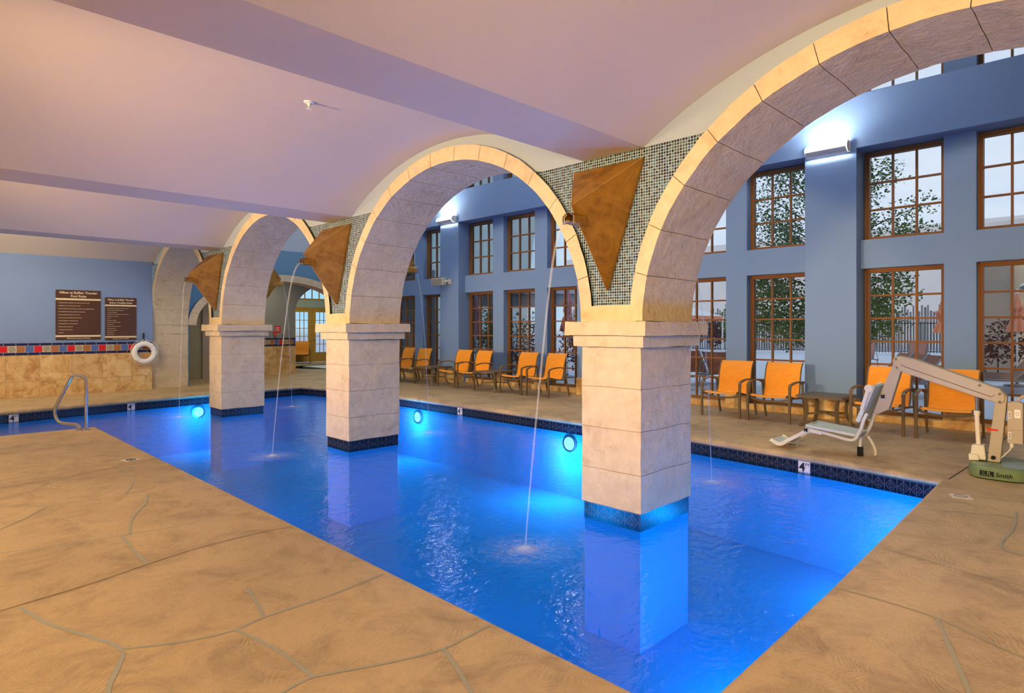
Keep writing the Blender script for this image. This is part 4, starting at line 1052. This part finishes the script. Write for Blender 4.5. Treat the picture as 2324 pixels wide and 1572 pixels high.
# seat
SX0, SX1 = -0.22, 0.24
def pad(name, pts, th, mat, x0=SX0, x1=SX1, par=None, bev=0.02, ex=0):
    P = smooth([(0, *L(q)) for q in pts], 4); m = MB()
    m.sheet(lambda u, v: (x0 + (x1 - x0) * v, P[min(int(u * (len(P) - 1)), len(P) - 1)].y, P[min(int(u * (len(P) - 1)), len(P) - 1)].z), len(P) - 1, 4, th)
    return m.build(name, MAT[mat], par or t, bevel=0.006, angle=40)
m = MB()
P = [L(q) for q in ((3.0, 0.305), (2.4, 0.245))]
def seatbox(mb, x0, x1, y0, y1, o, th, mi=0):
    # slab between fractions of the seat length
    def at(f): return Vector((P[0][0] + (P[1][0] - P[0][0]) * f, P[0][1] + (P[1][1] - P[0][1]) * f))
    a = at(y0); b_ = at(y1)
    mb.prism([(a.x, a.y + o), (b_.x, b_.y + o), (b_.x, b_.y + o + th), (a.x, a.y + o + th)], 'x', x0, x1, mi)
seatbox(m, SX0, SX1, 0, 1, 0.0, 0.035)
se = m.build('seat', MAT['lift_pale'], t, bevel=0.014, seg=3)
m = MB()
for x_ in (SX0 + 0.05, SX1 - 0.05):
    for i in range(5): seatbox(m, x_ - 0.006, x_ + 0.006, 0.16 + i * 0.16, 0.175 + i * 0.16, 0.0355, 0.0015)
seatbox(m, -0.10, 0.12, 0.06, 0.10, 0.0352, 0.002)
m.build('seat_slots', MAT['grey_frame'], se)
m = MB()
for x_ in (SX0 + 0.03, SX1 - 0.03): m.tube(smooth([(x_, *L(q)) for q in ((3.0, 0.28), (2.75, 0.245), (2.5, 0.20), (2.42, 0.215), (2.38, 0.28), (2.345, 0.36), (2.32, 0.46), (2.28, 0.55))], 5), 0.021, 10)
m.build('seat_frame', MAT['lift_white'], t)
m = MB(); P = [L(q) for q in ((2.41, 0.44), (2.22, 0.90))]
seatbox(m, SX0, SX1, 0, 1, 0.0, 0.001)
m = MB()
y0_, z0_ = L((2.41, 0.44)); y1_, z1_ = L((2.235, 0.90))
dx = Vector((z1_ - z0_, -(y1_ - y0_))).normalized() * 0.05
m.prism([(y0_, z0_), (y1_, z1_), (y1_ - dx.x, z1_ - dx.y), (y0_ - dx.x, z0_ - dx.y)], 'x', SX0, SX1)
br = m.build('backrest', MAT['lift_pale'], t, bevel=0.018, seg=3)
for x_ in (SX0 - 0.02, SX1 + 0.02):
    m = MB(); a1 = L((2.25, 0.86)); a2 = L((2.31, 0.60)); m.tube([(x_, *a1), (x_, a2[0] + 0.015, a2[1])], 0.024, 10); m.lathe([(0.001, 0.018), (0.04, 0.015), (0.045, -0.015), (0.001, -0.018)], (x_, *a1), 14, M=Matrix.Rotation(pi / 2, 3, 'Y')); m.build('armrest', MAT['lift_white'], t)
for q, nm in (((2.145, 0.755), 'k'), ((2.98, 0.27), 'k')):
    y_, z_ = L(q); m = MB()
    for k in range(4):
        a = pi / 4 + k * pi / 2; m.tube([(-0.06 if q[0] < 2.5 else SX0 - 0.02, y_, z_), (-0.07 if q[0] < 2.5 else SX0 - 0.03, y_ + 0.026 * cos(a), z_ + 0.026 * sin(a))], 0.009, 6)
    m.tube([(-0.04 if q[0] < 2.5 else SX0, y_, z_), (-0.08 if q[0] < 2.5 else SX0 - 0.035, y_, z_)], 0.012, 8)
    m.build('star_knob', MAT['black'], t)
fr = [L(q) for q in ((2.80, 0.245), (2.96, 0.26), (3.08, 0.19), (3.22, 0.10), (3.33, 0.035), (3.45, 0.085))]
for x_ in (SX0 + 0.02, SX1 - 0.04):
    m = MB(); m.tube(smooth([(x_, *q) for q in fr], 4), 0, flat=(0.03, 0.045, (0, 0, 1))); m.build('footrest_arm', MAT['lift_white'], t, bevel=0.005)
m = MB(); a, b_ = L((3.20, 0.10)), L((3.46, 0.075)); m.sheet(lambda u, v: (SX0 + (SX1 - SX0) * v, a[0] + (b_[0] - a[0]) * u, a[1] + (b_[1] - a[1]) * u - 0.035 * sin(pi * u)), 8, 3, 0.02); m.build('footrest', MAT['lift_pale'], t, bevel=0.004)
m = MB(); m.tube([(0.0, *L((2.40, 0.22))), (0.0, *L((2.41, 0.09)))], 0, flat=(0.03, 0.045, (1, 0, 0))); sf = m.build('support_leg', MAT['lift_white'], t)
m = MB(); y_ = L((2.41, 0.0))[0]; m.box(-0.03, 0.03, y_ - 0.03, y_ + 0.03, 0.001, 0.118); m.build('rubber_foot', MAT['black'], sf, bevel=0.006)
m = MB(); m.tube(smooth([(0.14, *L((2.36, 0.22))), (0.15, *L((2.32, 0.15))), (0.15, *L((2.28, 0.06))), (0.15, L((2.28, 0))[0], 0.002)], 4), 0, flat=(0.03, 0.02, (1, 0, 0))); m.build('support_leg', MAT['lift_white'], t)

# ------------------------------------------------------------------ underwater lamps
for i, (x, y, rz, lab) in enumerate(((8.36, 11.35, pi, 'round blue pool lamp under water beyond the second pillar'), (8.32, 6.9, pi, 'round blue pool lamp under water behind the nearest pillar'), (5.15, 15.72, -pi / 2, 'round blue pool lamp under water behind the third pillar'))):
    t = thing('pool_lamp', lab, 'pool lamp', (x, y, -0.42), rz, 'underwater pool lamps')
    RM = Matrix.Rotation(pi / 2, 3, 'Y')
    m = MB(); m.lathe([(0.13, 0.0), (0.15, 0.0), (0.15, 0.02), (0.13, 0.02)], seg=20, M=RM); m.build('rim', MAT['steel'], t)
    m = MB(); m.lathe([(0.001, 0.035), (0.08, 0.03), (0.13, 0.015), (0.13, 0.0)], seg=20, M=RM); m.build('lens', MAT['pool_lens'], t)

# ------------------------------------------------------------------ outdoors
b = MB(); b.box(12.1, 110, -60, 110, -0.12, -0.03); b.box(12.1, 13.5, -8, 19, -0.10, -0.012, 1)
b.build('ground_outside', [MAT['concrete_out'], MAT['gravel']], kind='structure')
def leaves(mb, c, r, n_, sz, shell=0.5, mi=0):
    for _ in range(n_):
        d = Vector((random.gauss(0, 1), random.gauss(0, 1), random.gauss(0, 1))).normalized() * (random.random() ** shell)
        p = Vector((c[0] + d.x * r[0], c[1] + d.y * r[1], c[2] + d.z * r[2]))
        a = Vector((random.gauss(0, 1), random.gauss(0, 1), random.gauss(0, 0.6))).normalized()
        bq = a.cross(Vector((random.gauss(0, 1), random.gauss(0, 1), random.gauss(0, 1)))).normalized()
        s = sz * random.uniform(0.7, 1.3)
        mb.add([p, p + a * s * 0.5 + bq * s * 0.34, p + a * s, p + a * s * 0.5 - bq * s * 0.34], [(0, 1, 2, 3)], mi)
t = thing('deciduous_tree', 'leafy green tree right outside the windows, behind the wide pier', 'tree', (15.9, 5.3, -0.03))
m = MB(); m.tube([(0, 0, 0), (0.03, 0.02, 1.0), (-0.02, 0.05, 2.4), (0.05, 0, 4.0), (0, 0.05, 5.8)], [0.11, 0.09, 0.07, 0.045, 0.015], 8); tr_ = m.build('trunk', MAT['bark'], t)
random.seed(11); mbr = MB(); ml = MB()
vr = Vector((0.707, -0.707, 0))
for i in range(44):
    z = 0.9 + 5.6 * (i / 43); a = i * 2.4; R_ = 1.95 * (1 - abs((z - 2.6) / 5.2) ** 1.6) * random.uniform(0.75, 1.1)
    e = Vector((R_ * cos(a), R_ * sin(a), z + 0.55 + random.uniform(-.2, .2)))
    mbr.tube([(0, 0, z * 0.9), e * 0.5 + Vector((0, 0, z * 0.45)), e], [0.03, 0.018, 0.006], 5)
    for q in (0.55, 0.8, 1.02):
        c = Vector((0, 0, z * 0.95)).lerp(e, q); dens = 260 if z < 3.1 else 120
        leaves(ml, c, (0.46, 0.46, 0.38), dens, 0.075, 0.5)
mbr.build('branches', MAT['bark'], t); ml.build('foliage', MAT['leaf_green'], t)
def shrub(name, label, loc, blobs, mat, n_, sz, cat='shrub', grp=None):
    t = thing(name, label, cat, loc, group=grp)
    m = MB()
    for c, r in blobs: leaves(m, c, r, n_, sz, 0.4)
    m.build('foliage', MAT[mat], t)
    m = MB()
    for c, r in blobs[:4]: m.tube([(c[0] * 0.3, c[1] * 0.3, 0), (c[0] * 0.7, c[1] * 0.7, c[2] * 0.5), c], [0.03, 0.02, 0.006], 5)
    m.build('stems', MAT['bark'], t); return t
shrub('purple_shrub', 'dark purple-leaved shrub outside the middle lower window', (13.95, 13.75, -0.03), [((0, 0, 1.1), (0.7, 0.7, 1.0)), ((0.4, -0.5, 1.2), (0.6, 0.7, 1.0)), ((-0.3, 0.5, 0.9), (0.5, 0.6, 0.8))], 'leaf_purple', 650, 0.085, grp='purple shrubs outside the windows')
shrub('purple_shrub', 'dark purple-leaved shrub outside, just left of the nearest pillar', (15.3, 11.9, -0.03), [((0, 0, 1.0), (0.7, 0.7, 1.0)), ((0.4, -0.5, 1.0), (0.6, 0.7, 0.9)), ((-0.2, 0.4, 1.2), (0.5, 0.6, 0.8))], 'leaf_purple', 600, 0.085, grp='purple shrubs outside the windows')
shrub('red_shrub', 'reddish-brown bush before the tan building at right', (24.0, 2.9, -0.03), [((0, 0, 1.2), (0.9, 0.9, 0.7)), ((0.5, -0.7, 1.3), (0.8, 0.8, 0.8)), ((-0.5, 0.5, 0.9), (0.6, 0.6, 0.5))], 'leaf_red', 420, 0.11)
shrub('small_tree', 'green treetop beyond the far pink umbrella', (17.5, 18.9, -0.03), [((0, 0, 1.6), (0.5, 0.5, 0.9)), ((0.2, -0.3, 1.2), (0.5, 0.5, 0.7)), ((-0.3, 0.3, 1.0), (0.5, 0.5, 0.6))], 'leaf_green', 300, 0.12, 'tree')
shrub('dark_bush', 'distant round dark bush before the iron fence', (42.2, 21.6, -0.03), [((0, 0, 1.3), (1.3, 1.3, 1.0)), ((0.6, -0.3, 1.2), (0.9, 0.9, 0.8))], 'leaf_red', 260, 0.25)
shrub('green_bush', 'distant green bush at the left foot of the leafy tree view', (36.5, 17.2, -0.03), [((0, 0, 2.0), (0.9, 0.9, 1.6)), ((0.3, -0.3, 1.5), (0.9, 0.9, 1.2))], 'leaf_green', 260, 0.22)
# umbrellas
def umbrella(label, loc, zt, zb, mat):
    t = thing('patio_umbrella', label, 'umbrella', loc, group='closed patio umbrellas')
    m = MB(); m.tube([(0, 0, 0.05), (0, 0, zt + 0.08)], 0.022, 8); m.build('pole', MAT['white_paint'], t)
    m = MB(); m.lathe([(0.3, 0.0), (0.3, 0.04), (0.05, 0.07), (0.04, 0.12)], seg=20); m.build('base', MAT['grey_frame'], t)
    m = MB(); H = zt - zb
    def f(u, v):
        a = 2 * pi * u; z = zt - H * v
        r = 0.03 + 0.13 * v ** 0.7 + (0.05 if 0.30 < v < 0.42 else 0) - (0.045 if 0.62 < v < 0.70 else 0) + (0.06 * (v - 0.7) / 0.3 if v > 0.7 else 0)
        r *= 1 + 0.22 * sin(8 * a + v * 3) * min(1, v * 3)
        return (r * cos(a), r * sin(a), z)
    m.grid(f, 48, 24, 0, True); m.build('canopy', MAT[mat], t)
    m = MB(); m.lathe([(0.001, 0.16), (0.03, 0.1), (0.035, 0.0)], (0, 0, zt - 0.02), 10); m.build('finial', MAT['white_paint'], t)
umbrella('closed pink umbrella beyond the window left of the middle chairs', (14.65, 16.46, -0.03), 2.72, 1.36, 'umbrella_pink')
umbrella('closed pink umbrella behind the purple shrub beside the nearest arch', (15.5, 12.95, -0.03), 3.0, 1.5, 'umbrella_pink')
umbrella('closed orange umbrella at the edge of the tan building', (22.76, 4.11, -0.03), 2.42, 1.45, 'umbrella_cloth')
umbrella('closed orange umbrella against the tan wall at far right', (21.82, 2.22, -0.03), 2.56, 1.5, 'umbrella_cloth')
# loungers
def lounger(label, loc, rz, mat='brown_sling', ang=52):
    t = thing('sun_lounger', label, 'sun lounger', loc, rz, 'sun loungers on the terrace')
    a = math.radians(ang)
    m = MB(); m.sheet(lambda u, v: (-0.1 - 1.15 * u, (v - 0.5) * 0.6, 0.36 - 0.02 * sin(pi * u)), 6, 2, 0.01); m.build('seat', MAT[mat], t)
    m = MB(); m.sheet(lambda u, v: (-0.1 + 0.78 * u * cos(a), (v - 0.5) * 0.6, 0.36 + 0.78 * u * sin(a)), 6, 2, 0.012); m.build('backrest', MAT[mat], t)
    m = MB()
    for s_ in (-1, 1):
        y = s_ * 0.32
        m.tube([(-1.3, y, 0.35), (0.45, y, 0.35)], 0, flat=(0.03, 0.045, (0, 0, 1))); m.tube([(-0.1, y, 0.36), (-0.1 + 0.8 * cos(a), y, 0.36 + 0.8 * sin(a))], 0, flat=(0.03, 0.04, (0, 1, 0)))
        m.tube([(0.4, y, 0.35), (0.05 + 0.3 * cos(a), y, 0.36 + 0.45 * sin(a))], 0.012, 6)
    m.tube([(-1.3, -0.32, 0.35), (-1.3, 0.32, 0.35)], 0.015, 6); m.build('frame', MAT['grey_frame'], t)
    for x in (-1.1, 0.3):
        for s_ in (-1, 1):
            m = MB(); m.tube([(x, s_ * 0.32, 0.34), (x + (0.1 if x > 0 else -0.1), s_ * 0.33, 0.0)], 0, flat=(0.03, 0.03, (0, 1, 0))); m.build('leg', MAT['grey_frame'], t)
    return t
lg = lounger('brown sling sun lounger outside, first right of the nearest pillar capital', (16.0, 8.7, -0.03), pi)
def lg2(loc, rz, lab, sc=None): return dup(lg, loc, rz, lab, sc)
lg2((15.6, 7.75, -0.03), pi, 'brown sling sun lounger outside, second from the nearest pillar')
lg2((17.86, 4.32, -0.03), -0.93, 'brown lounger seen side-on below the tree, left of two others')
lg2((17.3, 3.9, -0.03), -0.93, 'brown lounger seen side-on, middle one behind the lift boom')
lg2((16.74, 3.48, -0.03), -0.93, 'brown lounger seen side-on, third one behind the lift boom')
for i in range(4): lg2((19.2 + 0.72 * i, 1.9 + 0.1 * i, -0.03), -1.45, ['brown lounger nearest in the row before the tan wall', 'second brown lounger in the row before the tan wall', 'third brown lounger in the row before the tan wall', 'last brown lounger in the row before the tan wall', 'fifth brown lounger in the row before the tan wall', 'last brown lounger in the row before the tan wall'][i])
lg2((17.2, 17.0, -0.03), 2.6, 'brown lounger outside beneath the far pink umbrella')
pk = lounger('pink sling lounger before the iron fence, under the tree', (27.4, 7.5, -0.03), pi + .6, 'pink_sling', 70)
lg2 = None
dup(pk, (28.2, 5.9, -0.03), pi + .6, 'pink sling lounger before the iron fence, left of the orange umbrella')
t = thing('side_table', 'small blue plastic table between loungers outside', 'table', (14.7, 8.3, -0.03))
m = MB(); m.lathe([(0.001, 0.36), (0.28, 0.36), (0.28, 0.33), (0.001, 0.33)], seg=20); m.build('tabletop', MAT['blue_plastic'], t)
m = MB(); m.lathe([(0.2, 0), (0.05, 0.05), (0.05, 0.33)], seg=14); m.build('pedestal', MAT['blue_plastic'], t)
# fences
t = thing('iron_fence', 'black iron picket fence across the far side of the terrace', 'fence', (38.5, 17.5, -0.03))
A = Vector((-3, 12, 0)); B = Vector((4.5, -10.5, 0)); m = MB(); Lf = (B - A).length; dr = (B - A).normalized()
for i in range(int(Lf / 0.16)): p = A + dr * 0.16 * i; m.tube([p + Vector((0, 0, 0.1)), p + Vector((0, 0, 1.95))], 0, flat=(0.03, 0.03, tuple(dr)))
for z in (0.2, 1.85): m.tube([A + Vector((0, 0, z)), B + Vector((0, 0, z))], 0, flat=(0.05, 0.05, (0, 0, 1)))
m.build('pickets', MAT['iron'], t)
t = thing('pole_fence', 'rough grey fence of upright wooden poles behind the iron fence', 'fence', (46.0, 21.0, -0.03))
random.seed(5); m = MB(); A = Vector((-4, 14, 0)); B = Vector((5.5, -13, 0)); Lf = (B - A).length; dr = (B - A).normalized()
for i in range(int(Lf / 0.17)): p = A + dr * 0.17 * i; m.tube([p, p + Vector((random.uniform(-.05, .05), 0, random.uniform(2.6, 3.2)))], random.uniform(0.05, 0.085), 5)
m.build('poles', MAT['grey_wood'], t)
# buildings
b = MB(); b.box(62, 64, -30, 52, -0.03, 10.3); tag(b.build('pale_building', MAT['pale_stucco']), 'long pale stucco building wall far beyond the fences', 'building')
t = thing('tan_building', 'tan stucco building wing at the right edge of the terrace', 'building', (26.3, 4.4, -0.03))
m = MB(); m.prism([(0, 0), (0.0, -0.6), (-1.4, -6.5), (8, -6.5), (8, 0)], 'z', 0, 4.95); m.build('stucco_walls', MAT['tan_stucco'], t)
m = MB(); m.prism([(-0.12, 0.1), (-0.12, -0.5), (-0.42, -1.6), (0.3, -1.6), (0.5, 0.1)], 'z', 0, 4.6); m.build('buttress', MAT['dark_stucco'], t, bevel=0.1)
m = MB(); m.prism([(-0.1, 0.15), (-0.1, -0.6), (-1.5, -6.6), (8.1, -6.6), (8.1, 0.15)], 'z', 4.95, 5.15); m.build('parapet', MAT['pale_stucco'], t)
m = MB(); m.lathe([(0.14, 0), (0.14, 0.2), (0.10, 0.22)], (-0.55, -2.0, 2.9), 14, M=Matrix.Rotation(-pi / 2, 3, 'Y')); m.build('flood_light', MAT['steel'], t)
m = MB(); m.box(-0.35, -0.1, -0.35, -0.15, 2.95, 3.1); m.build('wall_light', MAT['white_paint'], t)
# stone pergola
t = thing('stone_pergola', 'stone pergola with heavy beam outside the far windows', 'pergola', (20.0, 21.4, -0.03))
for x, y in ((0.6, 0.3), (3.6, -2.7)):
    m = MB()
    m.lathe([(0.75, 0), (0.55, 1.3), (0.42, 2.6)], (x, y, 0), 4, sm=False); m.build('pillar', MAT['stone_out'], t)
m = MB(); A = Vector((-0.8, 1.6, 2.9)); B = Vector((5.2, -4.4, 2.9)); m.tube([A, B], 0, flat=(0.7, 0.55, (0, 0, 1))); m.build('beam', MAT['stone_out'], t)
m = MB(); m.tube([A + Vector((0, 0, .75)), B + Vector((0, 0, .75))], 0, flat=(1.2, 0.9, (0, 0, 1))); m.build('roof', MAT['rustic_wall'], t)
t = thing('arched_gate', 'pale arched picket gate near the far pink umbrella', 'gate', (15.45, 16.5, -0.03))
m = MB(); dr = Vector((0.66, -0.75, 0)); 
for i in range(16): p = dr * (0.09 * i); z = 0.9 + 0.85 * sin(pi * (0.12 + 0.62 * i / 15)); m.tube([p + Vector((0, 0, 0.05)), p + Vector((0, 0, z))], 0, flat=(0.04, 0.02, tuple(dr)))
m.build('pickets', MAT['white_paint'], t)
m = MB(); m.tube([dr * (0.09 * i) + Vector((0, 0, 0.9 + 0.85 * sin(pi * (0.12 + 0.62 * i / 15)))) for i in range(16)], 0, flat=(0.05, 0.05, (0, 0, 1))); m.tube([dr * (0.09 * i) + Vector((0, 0, 0.5 + 0.85 * sin(pi * (0.12 + 0.62 * i / 15)))) for i in range(16)], 0, flat=(0.04, 0.04, (0, 0, 1))); m.build('rails', MAT['white_paint'], t)
# canopy tent
t = thing('canopy_tent', 'white canopy tent with orange trim on the terrace', 'tent', (26.5, 15.3, -0.03))
m = MB(); q = 1.5
m.add([(-q, -q, 2.15), (q, -q, 2.15), (q, q, 2.15), (-q, q, 2.15), (0, 0, 2.75)], [(0, 1, 4), (1, 2, 4), (2, 3, 4), (3, 0, 4)]); m.build('canopy', MAT['white_paint'], t)
m = MB(); [m.box(*bb) for bb in ((-q, q, -q - .01, -q + .01, 1.95, 2.15), (-q, q, q - .01, q + .01, 1.95, 2.15), (-q - .01, -q + .01, -q, q, 1.95, 2.15), (q - .01, q + .01, -q, q, 1.95, 2.15))]; m.build('trim', MAT['umbrella_cloth'], t)
for x in (-q, q):
    for y in (-q, q): m = MB(); m.tube([(x, y, 0), (x, y, 2.1)], 0.04, 6); m.build('leg', MAT['white_paint'], t)

# small interior lamps for the far rooms
area('corridor_light', (8.6, 19.4, 3.3), (0, 0, 0), 0.8, 0.4, 22, (1.0, 0.85, 0.6))
area('spa_room_light', (12.8, 23.5, 3.85), (0, 0, 0), 1.2, 1.2, 70, (1.0, 0.88, 0.65))
